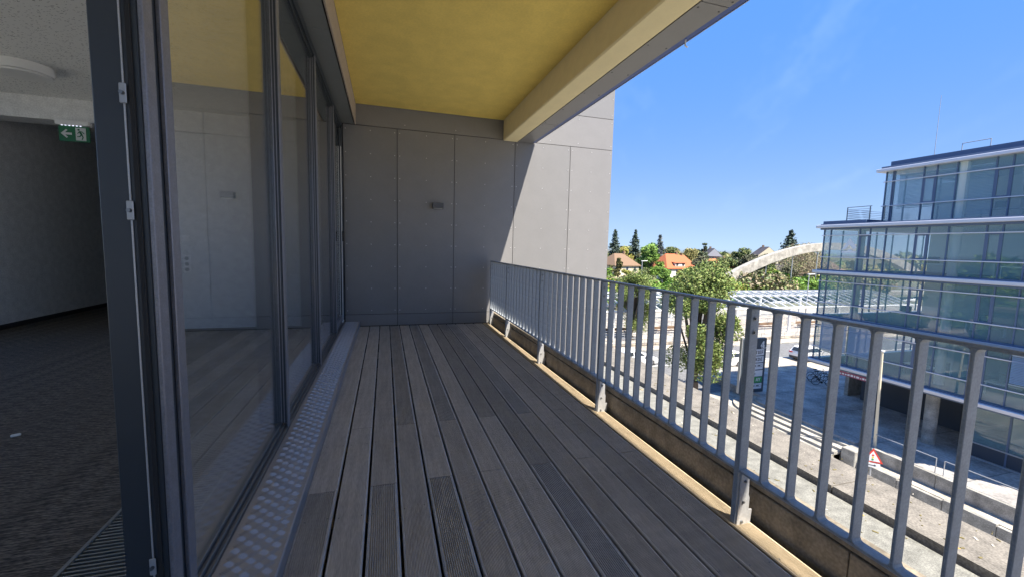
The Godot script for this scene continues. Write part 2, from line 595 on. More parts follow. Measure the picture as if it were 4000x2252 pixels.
	part(bh, "plaster_face", MB.new().span(Vector3(-0.4, 2.838, -6.4), Vector3(-0.385, 3.124, 5.0), 0.002), M.taupe)
	part(bh, "core", MB.new().span(Vector3(-0.9, 2.87, -6.4), Vector3(-0.402, 3.5, 5.0)), M.backing)
	# concrete upstand below the railing
	var us := thing("concrete_upstand", "brown weathered concrete upstand behind the railing feet", "upstand", Vector3(1.63, 0, -3))
	var uc := [-6.4, -4.35, -3.42, -1.0, 1.6, 5.0]
	for i in 5:
		part(us, "lower_block", MB.new().span(Vector3(1.612, -0.3, uc[i] + 0.002), Vector3(1.66, 0.128, uc[i + 1] - 0.002), 0.003), M.upstand)
	part(us, "capping", MB.new().span(Vector3(1.616, 0.133, -6.4), Vector3(1.658, 0.185, 5.0), 0.004), M.upstand)
	part(us, "back_face", MB.new().span(Vector3(1.6, -3.4, -6.4), Vector3(1.65, -0.31, 5.0)), M.panel_b)

func end_wall() -> void:
	var w := thing("panel_wall", "tall wall of grey riveted panels closing the far end of the balcony", "wall", Vector3(1.6, 0, -6.42))
	part(w, "core", MB.new().span(Vector3(-0.57, -3.4, -9.5), Vector3(3.642, 6.2, -6.436)), M.backing)
	part(w, "side_cladding", MB.new().span(Vector3(3.6425, -3.4, -9.5), Vector3(3.65, 6.2, -6.44), 0.001), M.panel_b)
	var xs := [-0.5605, 0.17, 1.0, 1.945, 2.887, 3.652]
	var rows := []
	for i in 5:
		rows.append([xs[i], xs[i + 1], 0.172, 2.845])
		rows.append([xs[i], xs[i + 1], -3.2, 0.172] if i >= 3 else [xs[i], minf(xs[i + 1], 1.61), 0.0, 0.172])
	rows.append([-0.5605, 1.98, 2.845, 3.342])
	rows.append([1.98, 3.652, 2.845, 3.342])
	rows.append([1.98, 3.652, 3.342, 4.25])
	rows.append([1.98, 3.652, 4.25, 6.2])
	rows.append([1.61, 1.945, -3.2, 0.172])
	var k := 0
	for q in rows:
		var p := part(w, "wall_panel", MB.new().span(Vector3(q[0] + 0.0035, q[2] + 0.0035, -6.431), Vector3(q[1] - 0.0035, q[3] - 0.0035, -6.42), 0.0015), M.panel if k % 3 else M.panel_b)
		k += 1
		if q[3] - q[2] < 0.3:
			continue
		var rv := MB.new()
		var ny := maxi(2, int(round((q[3] - q[2]) / 0.34)) + 1)
		var cols := [q[0] + 0.035, (q[0] + q[1]) * 0.5, q[1] - 0.035]
		if q[1] - q[0] > 1.2:
			cols = [q[0] + 0.035, lerpf(q[0], q[1], 0.33), lerpf(q[0], q[1], 0.62), q[1] - 0.035]
		for x in cols:
			for j in ny:
				var y: float = lerpf(q[2] + 0.06, q[3] - 0.06, j / float(ny - 1))
				rv.cyl(Vector3(x, y, -6.4205), Vector3(x, y, -6.4165), 0.0075, 0.006, 8)
		part(p, "rivets", rv, M.rivet, "", "stuff")
	var l := thing("wall_lamp", "small grey box lamp on the shaded panel wall", "wall lamp", Vector3(0.75, 1.78, -6.42))
	part(l, "housing", MB.new().span(Vector3(0.672, 1.742, -6.4185), Vector3(0.832, 1.822, -6.33), 0.004), M.lamp_grey)
	part(l, "lens", MB.new().span(Vector3(0.69, 1.738, -6.405), Vector3(0.814, 1.7415, -6.345)), M.white_plastic)

func room() -> void:
	var f := 0.06
	var fl := struct("room_floor")
	part(fl, "carpet", MB.new().span(Vector3(-4.6, -0.3, -12.0), Vector3(-1.075, f, 2.6)), M.carpet)
	part(fl, "carpet", MB.new().span(Vector3(-0.74, -0.3, -6.3), Vector3(-0.72, f, 2.6)), M.carpet)
	part(fl, "trench", MB.new().span(Vector3(-1.074, -0.3, -12.0), Vector3(-0.741, -0.05, 2.6)), M.gasket)
	var ce := struct("room_ceiling")
	part(ce, "acoustic_ceiling", MB.new().span(Vector3(-4.6, 2.75, -6.2), Vector3(-0.72, 2.95, 2.6)), M.acoustic)
	part(ce, "acoustic_ceiling", MB.new().span(Vector3(-4.6, 2.7, -12.0), Vector3(-0.72, 2.95, -6.5)), M.acoustic)
	part(ce, "downstand", MB.new().span(Vector3(-4.5, 2.505, -6.5), Vector3(-0.72, 2.95, -6.2)), M.plaster)
	var wl := struct("room_walls")
	part(wl, "back_wall", MB.new().span(Vector3(-4.7, 0.0, -12.2), Vector3(-4.45, 3.0, -5.9)), M.plaster)
	part(wl, "back_lintel", MB.new().span(Vector3(-4.7, 2.75, -5.9), Vector3(-4.45, 3.0, 2.8)), M.plaster)
	part(wl, "back_parapet", MB.new().span(Vector3(-4.7, 0.0, -5.9), Vector3(-4.45, 0.25, 2.8)), M.plaster)
	var cw := thing("added_side_window", "added unseen window letting more daylight into the room, left of the view", "window", Vector3(-4.6, 0.25, -1.5))  # added out of view to let skylight brighten the dark room
	for k in 7:
		part(cw, "frame_post", MB.new().span(Vector3(-4.62, 0.252, -5.898 + k * 1.4), Vector3(-4.54, 2.748, -5.838 + k * 1.4), 0.003), M.frame)
		if k < 6:
			part(cw, "pane", MB.new().span(Vector3(-4.583, 0.252, -5.836 + k * 1.4), Vector3(-4.577, 2.748, -4.5 + k * 1.4)), M.pane)
	part(wl, "rear_parapet", MB.new().span(Vector3(-4.45, 0.0, 2.6), Vector3(-0.56, 0.3, 2.8)), M.plaster)
	part(wl, "rear_lintel", MB.new().span(Vector3(-4.45, 2.75, 2.6), Vector3(-0.56, 3.0, 2.8)), M.plaster)
	part(wl, "outer_pier", MB.new().span(Vector3(-0.74, 0.0, 2.6), Vector3(-0.56, 2.838, 5.0)), M.panel_b)
	var rw := thing("rear_window", "added unseen window brightening the room from the end behind the viewer", "window", Vector3(-2.5, 0.3, 2.7))  # unseen opening, added so sun and sky brighten the interior
	for k in 4:
		part(rw, "frame_post", MB.new().span(Vector3(-4.45 + k * 1.24, 0.302, 2.65), Vector3(-4.39 + k * 1.24, 2.748, 2.73), 0.003), M.frame)
	for k in 3:
		part(rw, "pane", MB.new().span(Vector3(-4.388 + k * 1.24, 0.302, 2.68), Vector3(-3.212 + k * 1.24, 2.748, 2.686)), M.pane)
	part(wl, "corridor_wall", MB.new().span(Vector3(-4.45, 0.0, -12.2), Vector3(-0.58, 3.0, -12.0)), M.plaster)
	part(wl, "skirting", MB.new().span(Vector3(-4.4495, f + 0.001, -11.9), Vector3(-4.437, f + 0.06, 2.59), 0.002), M.skirting)
	part(wl, "partition", MB.new().span(Vector3(-2.6, 0.0, -6.4), Vector3(-0.575, 2.504, -6.27)), M.plaster)
	part(wl, "side_wall", MB.new().span(Vector3(-0.9, 0.0, -12.0), Vector3(-0.58, 3.0, -6.45)), M.plaster)
	# ceiling lamp
	var l := thing("ceiling_lamp", "round white drum lamp on the room ceiling", "ceiling lamp", Vector3(-3.17, 2.75, -5.15))
	part(l, "drum", MB.new().cyl(Vector3(-3.17, 2.748, -5.15), Vector3(-3.17, 2.67, -5.15), 0.2, 0.2, 40), M.white_plastic)
	part(l, "diffuser", MB.new().cyl(Vector3(-3.17, 2.669, -5.15), Vector3(-3.17, 2.655, -5.15), 0.18, 0.165, 40), M.white_plastic)
	# exit sign
	var s := thing("exit_sign", "green emergency exit sign with white arrow and running figure", "exit sign", Vector3(-3.4, 2.36, -6.2))
	part(s, "housing", MB.new().span(Vector3(-3.55, 2.452, -6.22), Vector3(-3.25, 2.502, -6.14), 0.004), M.white_plastic)
	part(s, "panel", MB.new().span(Vector3(-3.545, 2.275, -6.195), Vector3(-3.262, 2.45, -6.185), 0.002), M.sign_green)
	for k in 6:
		part(s, "led_lamp", MB.new().cyl(Vector3(-3.5 + k * 0.034, 2.4515, -6.165), Vector3(-3.5 + k * 0.034, 2.444, -6.165), 0.009, 0.006, 8), M.led)
	var z := -6.1845
	part(s, "arrow", MB.new().extrude([Vector2(-3.525, 2.362), Vector2(-3.475, 2.41), Vector2(-3.462, 2.4), Vector2(-3.487, 2.374), Vector2(-3.425, 2.374), Vector2(-3.425, 2.35), Vector2(-3.487, 2.35), Vector2(-3.462, 2.324), Vector2(-3.475, 2.314)], 0.002, Transform3D(Basis.IDENTITY, Vector3(0, 0, z))), M.sign_white)
	var fig := part(s, "pictogram", MB.new().span(Vector3(-3.39, 2.292, z), Vector3(-3.295, 2.433, z + 0.001)), M.sign_white)
	var man := MB.new()
	var o := Vector3(-3.342, 2.36, z + 0.0022)
	man.cyl(o + Vector3(-0.018, 0.052, -0.001), o + Vector3(-0.018, 0.052, 0.001), 0.011, 0.011, 10)
	for q in [[-0.012, 0.036, 0.008, 0.0, 0.02], [0.008, 0.0, -0.012, -0.024, 0.011], [-0.012, -0.024, -0.034, -0.026, 0.009], [0.008, 0.0, 0.02, -0.03, 0.011], [0.02, -0.03, 0.008, -0.058, 0.009], [-0.01, 0.034, 0.016, 0.03, 0.008], [0.016, 0.03, 0.032, 0.008, 0.008], [-0.012, 0.03, -0.03, 0.008, 0.008]]:
		man.bar(o + Vector3(q[0], q[1], 0), o + Vector3(q[2], q[3], 0), 0.002, q[4], 0.0, Vector3(0, 0, 1).cross(Vector3(q[2] - q[0], q[3] - q[1], 0).normalized()))
	part(fig, "running_figure", man, M.sign_green)
	# switch and sockets on the partition
	var sw := thing("light_switch", "white light switch on the partition behind the glass", "light switch", Vector3(-2.41, 1.2, -6.27))
	part(sw, "plate", MB.new().span(Vector3(-2.45, 1.165, -6.2695), Vector3(-2.37, 1.245, -6.258), 0.003), M.white_plastic)
	part(sw, "rocker", MB.new().span(Vector3(-2.438, 1.178, -6.2575), Vector3(-2.382, 1.232, -6.25), 0.003), M.white_plastic)
	var so := thing("socket_strip", "white vertical strip of three sockets below the light switch", "sockets", Vector3(-2.4, 0.88, -6.27))
	part(so, "plate", MB.new().span(Vector3(-2.44, 0.775, -6.2695), Vector3(-2.36, 0.995, -6.258), 0.003), M.white_plastic)
	for k in 3:
		part(so, "socket", MB.new().cyl(Vector3(-2.4, 0.815 + k * 0.07, -6.2575), Vector3(-2.4, 0.815 + k * 0.07, -6.253), 0.022, 0.024, 14), M.grille)
	# floor grille in front of the glass
	var g := thing("floor_grille", "aluminium convector grille let into the carpet along the glass front", "floor grille", Vector3(-0.9, 0.06, -2))
	part(g, "edge_strip", MB.new().span(Vector3(-1.0735, 0.02, -6.2), Vector3(-1.06, 0.067, 2.59), 0.002), M.grille)
	part(g, "edge_strip", MB.new().span(Vector3(-0.76, 0.02, -6.2), Vector3(-0.7415, 0.067, 2.59), 0.002), M.grille)
	var slat := MB.new().box(Vector3.ZERO, Vector3(0.297, 0.02, 0.007), 0.001).mesh()
	for k in 130:
		var q := part(g, "slat", slat, M.grille)
		q.position = Vector3(-0.91, 0.052, -3.4 + k * 0.021) - g.position
	var rest := MB.new()
	for k in 130:
		rest.box(Vector3(-0.91, 0.052, -3.421 - k * 0.021), Vector3(0.297, 0.02, 0.007))
	part(g, "far_slats", rest, M.grille, "", "stuff")
	var pp := thing("paper_scrap", "tiny white scrap lying on the dark carpet", "scrap", Vector3(-2.0, f, -3.23))
	part(pp, "crumpled_paper", MB.new().box(Vector3(-2.02, f + 0.008, -3.0), Vector3(0.04, 0.012, 0.022), 0.004, Basis(Vector3.UP, 0.5)), M.white_plastic)

func facade_glass() -> void:
	var g := thing("glass_front", "dark framed floor to ceiling glass front of the office room", "glass front", Vector3(-0.62, 0, -3))
	# lower track and head
	for q in [[-0.72, -0.602, 0.0, 0.115], [-0.6, -0.586, 0.0, 0.1], [-0.584, -0.568, 0.0, 0.086]]:
		part(g, "sill_track", MB.new().span(Vector3(q[0], q[2], -6.39), Vector3(q[1], q[3], 2.59), 0.002), M.sill)
	for q in [[-0.74, -0.602, 2.735], [-0.6, -0.586, 2.75], [-0.584, -0.569, 2.775]]:
		part(g, "head_rail", MB.new().span(Vector3(q[0], q[2], -6.39), Vector3(q[1], 2.838, 2.59), 0.003), M.frame)
	# mullions; the pane sits at x = -0.64
	var mz := [-5.38, -4.05, -2.71, 1.4]
	for z in mz:
		var p := part(g, "mullion", MB.new().span(Vector3(-0.715, 0.117, z - 0.05), Vector3(-0.572, 2.77, z), 0.003), M.frame)
		part(p, "cover_strip", MB.new().span(Vector3(-0.5715, 0.09, z - 0.056), Vector3(-0.565, 2.77, z + 0.002), 0.0015), M.frame_outer)
		part(p, "bead", MB.new().span(Vector3(-0.6015, 0.117, z + 0.001), Vector3(-0.596, 2.75, z + 0.008), 0.002), M.frame_outer)
		part(p, "bead", MB.new().span(Vector3(-0.587, 0.117, z + 0.001), Vector3(-0.582, 2.75, z + 0.004), 0.001), M.frame_outer)
	part(g, "mullion", MB.new().span(Vector3(-0.715, 0.117, -6.418), Vector3(-0.5655, 2.77, -6.33), 0.003), M.frame)
	# jamb at the open doorway
	var j := part(g, "door_jamb", MB.new().span(Vector3(-0.672, 0.06, -1.42), Vector3(-0.572, 2.77, -1.292), 0.003), M.frame)
	part(j, "jamb_strip", MB.new().span(Vector3(-0.5715, 0.085, -1.338), Vector3(-0.56, 2.79, -1.29), 0.002), M.frame_outer)
	part(j, "jamb_strip", MB.new().span(Vector3(-0.5715, 0.085, -1.425), Vector3(-0.56, 2.79, -1.378), 0.002), M.frame_outer)
	part(j, "gasket", MB.new().span(Vector3(-0.596, 0.1, -1.2915), Vector3(-0.585, 2.76, -1.286), 0.001), M.gasket)
	part(j, "lock_strip", MB.new().span(Vector3(-0.6095, 0.1, -1.2915), Vector3(-0.6055, 2.76, -1.288), 0.0008), M.zinc)
	for y in [1.548, 1.267, 0.315]:
		var lk := part(j, "striker_plate", MB.new().span(Vector3(-0.615, y - 0.024, -1.2875), Vector3(-0.6, y + 0.024, -1.283), 0.002), M.grey_steel)
		part(lk, "cam", MB.new().cyl(Vector3(-0.607, y, -1.2828), Vector3(-0.607, y, -1.274), 0.005, 0.0045, 10), M.bolt)
	part(g, "door_jamb", MB.new().span(Vector3(-0.7, 0.06, 0.1), Vector3(-0.565, 2.77, 0.2), 0.003), M.frame)
	# panes: two sheets each
	var spans := [[-6.33, -5.43], [-5.378, -4.1], [-4.048, -2.76], [-2.708, -1.42], [0.2, 1.35], [1.402, 2.58]]
	for q in spans:
		part(g, "pane", MB.new().span(Vector3(-0.606, 0.117, q[0]), Vector3(-0.603, 2.73, q[1])), M.pane)
		part(g, "pane", MB.new().span(Vector3(-0.61, 0.117, q[0]), Vector3(-0.607, 2.73, q[1])), M.pane)
		part(g, "pane", MB.new().span(Vector3(-0.614, 0.117, q[0]), Vector3(-0.611, 2.73, q[1])), M.pane)
	# frame and handle of the last leaf by the wall
	part(g, "leaf_frame", MB.new().span(Vector3(-0.6, 0.118, -5.5), Vector3(-0.58, 2.74, -5.44), 0.003), M.frame)
	part(g, "leaf_frame", MB.new().span(Vector3(-0.6, 0.118, -6.325), Vector3(-0.58, 2.74, -6.26), 0.003), M.frame)
	part(g, "leaf_frame", MB.new().span(Vector3(-0.6, 0.119, -6.258), Vector3(-0.581, 0.2, -5.502), 0.003), M.frame_outer)
	part(g, "handle", MB.new().span(Vector3(-0.579, 1.22, -6.31), Vector3(-0.55, 1.36, -6.28), 0.006), M.gasket)

func railing() -> void:
	var t := thing("balcony_railing", "grey painted steel railing of flat bars along the deck edge", "railing", Vector3(1.5, 0, -3))
	var d := 0.046
	for q in [["top_rail", 0.969, 0.981], ["bottom_rail", 0.243, 0.254]]:
		var z0 := -6.3
		var z1 := 4.9
		var m := Vector3((rail_x(z0) + rail_x(z1)) * 0.5 + d * 0.5, (q[1] + q[2]) * 0.5, (z0 + z1) * 0.5)
		part(t, q[0], MB.new().bar(Vector3(rail_x(z0) + d * 0.5, m.y, z0), Vector3(rail_x(z1) + d * 0.5, m.y, z1), d, q[2] - q[1], 0.002), M.steel_rail)
	var bar := MB.new().box(Vector3(d * 0.5, 0.6115, 0), Vector3(d - 0.003, 0.7145, 0.010), 0.002)
	# weld fillets in the corners
	for y in [0.2545, 0.9685]:
		var s := 1.0 if y < 0.5 else -1.0
		bar.extrude([Vector2(0.005, y), Vector2(0.017, y), Vector2(0.009, y + s * 0.003), Vector2(0.0055, y + s * 0.011)], d - 0.006, Transform3D(Basis(Vector3(0, 0, 1), Vector3.UP, Vector3(-1, 0, 0)), Vector3(d - 0.003, 0, 0)))
		bar.extrude([Vector2(-0.005, y), Vector2(-0.017, y), Vector2(-0.009, y + s * 0.003), Vector2(-0.0055, y + s * 0.011)], d - 0.006, Transform3D(Basis(Vector3(0, 0, 1), Vector3.UP, Vector3(-1, 0, 0)), Vector3(d - 0.003, 0, 0)))
	var bar_mesh := bar.mesh()
	var posts := [-6.28, -5.34, -4.0255, -2.711, -1.3965, -0.082, 1.2325, 2.547, 3.8615]
	for i in posts.size():
		var z: float = posts[i]
		var x := rail_x(z)
		var p := part(t, "post", MB.new().span(Vector3(x, -0.03, z - 0.0135), Vector3(x + d, 0.9675, z + 0.0135), 0.002), M.steel_rail)
		for y in [0.925, 0.865]:
			var b := part(p, "bolt", MB.new().cyl(Vector3(x + 0.024, y, z + 0.0137), Vector3(x + 0.024, y, z + 0.017), 0.011, 0.011, 12), M.bolt)
			b.mesh = MB.new().cyl(Vector3(x + 0.024, y, z + 0.0137), Vector3(x + 0.024, y, z + 0.016), 0.011, 0.011, 12).cyl(Vector3(x + 0.024, y, z + 0.016), Vector3(x + 0.024, y, z + 0.022), 0.0065, 0.006, 6).mesh()
		var o := Transform3D(Basis.IDENTITY, Vector3(x, 0, z + 0.014))
		var br := part(t, "foot_bracket", MB.new().extrude([Vector2(0.004, -0.028), Vector2(0.078, -0.028), Vector2(0.084, 0.062), Vector2(0.066, 0.062), Vector2(0.066, 0.12), Vector2(0.06, 0.135), Vector2(0.056, 0.225), Vector2(0.03, 0.235), Vector2(0.012, 0.232)], 0.007, o), M.zinc)
		for q in [[0.034, 0.2], [0.03, 0.105], [0.03, 0.012]]:
			part(br, "bolt", MB.new().cyl(Vector3(x + q[0], q[1], z + 0.0212), Vector3(x + q[0], q[1], z + 0.027), 0.007, 0.006, 6), M.bolt)
		if i + 1 < posts.size():
			var n := 10 if i > 0 else 7
			var gap: float = (posts[i + 1] - z) / (n + 1)
			for k in n:
				var bz := z + gap * (k + 1)
				var o2 := part(t, "baluster", bar_mesh, M.steel_rail)
				o2.position = Vector3(rail_x(bz), 0, bz) - t.position

func lower_roof() -> void:
	var r := thing("lower_roof", "mossy gravel covered flat roof below the balcony railing", "roof", Vector3(5, -3.3, -5))
	part(r, "roof_sheet", MB.new().slab([Vector2(1.66, 40), Vector2(8.12, 40), Vector2(8.12, -6), Vector2(8.3, -24), Vector2(1.66, -24)], -3.6, -3.32), M.roof_gravel)
	part(r, "roof_sheet", MB.new().span(Vector3(-9, -3.6, 5.2), Vector3(1.65, -3.325, 40)), M.roof_gravel)  # unseen extension, added to throw sunlight up into the room
	part(r, "added_bounce_roof", MB.new().span(Vector3(-40, -3.6, -20), Vector3(-9.01, -3.33, 40)), M.roof_gravel)  # added unseen surface that bounces sunlight through the side window
	part(r, "added_bounce_roof", MB.new().span(Vector3(-9.0, -3.6, -20), Vector3(-4.72, -3.33, 5.19)), M.roof_gravel)  # nearer piece of the same added bounce surface
	part(r, "gutter_slot", MB.new().slab([Vector2(8.125, 40), Vector2(8.2, 40), Vector2(8.2, -6), Vector2(8.38, -24), Vector2(8.305, -24), Vector2(8.125, -6)], -3.7, -3.4), M.gasket)
	var edge := [40.0, 22.0, 10.0, 2.5, -1.5, -5.5, -9.5, -13.5, -18.0, -24.0]
	for i in edge.size() - 1:
		var a: float = edge[i] - 0.012
		var b: float = edge[i + 1] + 0.012
		var xa := 8.2 + maxf(0.0, (-6 - a)) * 0.01
		var xb := 8.2 + maxf(0.0, (-6 - b)) * 0.01
		part(r, "coping_slab", MB.new().slab([Vector2(xa, a), Vector2(9.22 + maxf(0, -3 - a) * 0.05, a), Vector2(9.22 + maxf(0, -3 - b) * 0.05, b), Vector2(xb, b)], -3.55, -3.2), M.roof_coping)
	part(r, "roof_front", MB.new().slab([Vector2(1.7, 40), Vector2(9.1, 40), Vector2(9.1, -3), Vector2(10.1, -24), Vector2(1.7, -24)], -12.2, -3.72), M.panel_b)
	# moss cushions, pale stones and dead leaves
	var s := RandomNumberGenerator.new()
	s.seed = 77
	var names := [["moss_cushions", "moss", 700], ["pale_stones", "lichen", 160], ["dead_leaves", "rust_leaf", 60]]
	for q in names:
		var b := MB.new()
		for i in q[2]:
			var p := Vector3(s.randf_range(2.0, 9.5), 0, s.randf_range(-16, 1))
			if p.x > 8.05 and p.x < 8.28:
				continue
			p.y = -3.2 if p.x > 8.1 else -3.32
			var w := s.randf_range(0.012, 0.035)
			var l := w * s.randf_range(1.0, 3.0)
			var hh := 0.012 if q[0] != "dead_leaves" else 0.006
			b.box(p + Vector3(0, hh * 0.5, 0), Vector3(w, hh, l), hh * 0.4, Basis(Vector3.UP, s.randf() * PI))
		part(r, q[0], b, M[q[1]], "", "stuff")

func arc(mid: Vector2, r: float, from: float, to: float, n := 10) -> Array:
	var p := []
	for i in n + 1:
		var a := lerpf(from, to, i / float(n))
		p.append(mid + Vector2(cos(a), sin(a)) * r)
	return p

func streets() -> void:
	var g := struct("ground")
	part(g, "far_ground", MB.new().slab([Vector2(-1500, -35), Vector2(2500, -35), Vector2(2500, -2500), Vector2(-1500, -2500)], -11.5, -10.42), M.earth)
	part(g, "side_ground", MB.new().slab([Vector2(29.6, 200), Vector2(1200, 200), Vector2(1200, -34.99), Vector2(29.6, -34.99)], -11.6, -10.424), M.paving)
	var low := struct("lower_ground")
	part(low, "low_sheet", MB.new().slab([Vector2(-300, 200), Vector2(29, 200), Vector2(29, -36), Vector2(-300, -36)], -12.6, -12.2), M.concrete_light)
	part(low, "landing", MB.new().slab([Vector2(-60, -17.85), Vector2(29.45, -17.85), Vector2(29.45, -29), Vector2(-60, -29)], -12.19, -11.04), M.concrete_light)
	var ramp := MB.new()
	ramp.extrude([Vector2(-29, -12.1), Vector2(-29, -11.04), Vector2(-35.2, -10.405), Vector2(-35.2, -12.1)], 89.45, Transform3D(Basis(Vector3(0, 0, 1), Vector3.UP, Vector3(-1, 0, 0)), Vector3(29.45, 0, 0)))
	part(low, "ramp", ramp, M.asphalt)
	var pl := struct("plaza")
	var out: Array = [Vector2(28.33, 60), Vector2(70, 60), Vector2(70, -35.25), Vector2(29.5, -35.25)]
	out.append_array(arc(Vector2(29.5, -24.5), 1.45, -PI / 2, -PI, 12))
	out.append_array([Vector2(28.05, -17.75), Vector2(28.33, -17.7)])
	part(pl, "plaza_slab", MB.new().slab(out, -12.15, GROUND), M.paving)
	# seams between the large paving fields
	for z in [-33.2, -30.6, -26.2, -21.8, -17.4, -13.0, -8.6]:
		part(pl, "drain_joint", MB.new().span(Vector3(29.6 if z < -20 else 28.6, GROUND, z), Vector3(60, GROUND + 0.004, z + 0.05)), M.asphalt)
	var st := thing("curved_steps", "pale concrete steps curving round the plaza corner", "steps", Vector3(27.5, -11, -21))
	for i in [1, 2, 3]:
		var r: float = 1.45 + i * 0.52
		var p: Array = [Vector2(29.56, -17.82 - 0.01 * i), Vector2(29.56, -24.5 - r)]
		p.append_array(arc(Vector2(29.5, -24.5), r, -PI / 2, -PI, 14))
		p.append(Vector2(29.5 - r, -17.82 - 0.01 * i))
		part(st, "step", MB.new().slab(p, -12.18 + 0.01 * i, GROUND - 0.16 * i), M.concrete_light)
	var pd := thing("concrete_pedestal", "pale concrete block at the lower end of the steps", "block", Vector3(27.5, -11, -17.4))
	part(pd, "block", MB.new().span(Vector3(26.9, -12.19, -17.75), Vector3(28.0, -10.5, -16.95), 0.03), M.concrete)
	var rw := thing("retaining_wall", "long grey concrete retaining wall beside the lower path", "wall", Vector3(28.2, -11, -8))
	for k in 10:
		var z := -16.93 + k * 3.2
		part(rw, "wall_segment", MB.new().span(Vector3(28.06, -12.18, z + 0.01), Vector3(28.32, -10.3, z + 3.19), 0.015), M.concrete)
	var pa := struct("lower_path")
	part(pa, "path_sheet", MB.new().span(Vector3(27.36, -12.17, -16.93), Vector3(28.055, -11.07, 15)), M.paving_tan)
	var kb := thing("block_wall", "low wall of notched concrete blocks along the lower path", "wall", Vector3(27.3, -12, -8))
	for k in 12:
		var z := -16.9 + k * 2.0
		part(kb, "concrete_block", MB.new().span(Vector3(27.12, -12.18, z + 0.012), Vector3(27.35, -11.1 if k % 2 else -11.02, z + 1.988), 0.015), M.concrete)
	# road with kerbs and markings
	var rd := struct("road")
	part(rd, "asphalt", MB.new().span(Vector3(-120, -10.46, -41.2), Vector3(300, -10.412, -35.3)), M.asphalt)
	for k in 40:
		part(rd, "lane_mark", MB.new().span(Vector3(-30 + k * 6.0, -10.412, -38.3), Vector3(-27 + k * 6.0, -10.407, -38.18)), M.marking)
	part(rd, "edge_line", MB.new().span(Vector3(-120, -10.411, -35.62), Vector3(300, -10.406, -35.5)), M.marking)
	var pv := struct("pavement")
	part(pv, "kerb", MB.new().span(Vector3(-120, -10.5, -41.45), Vector3(300, -10.28, -41.21), 0.02), M.concrete)
	part(pv, "footway", MB.new().span(Vector3(-120, -10.5, -43.3), Vector3(300, -10.29, -41.455)), M.paving_tan)
	part(pv, "parking", MB.new().span(Vector3(36, -10.43, -35.24), Vector3(69, -10.394, -31.2)), M.paving_tan)

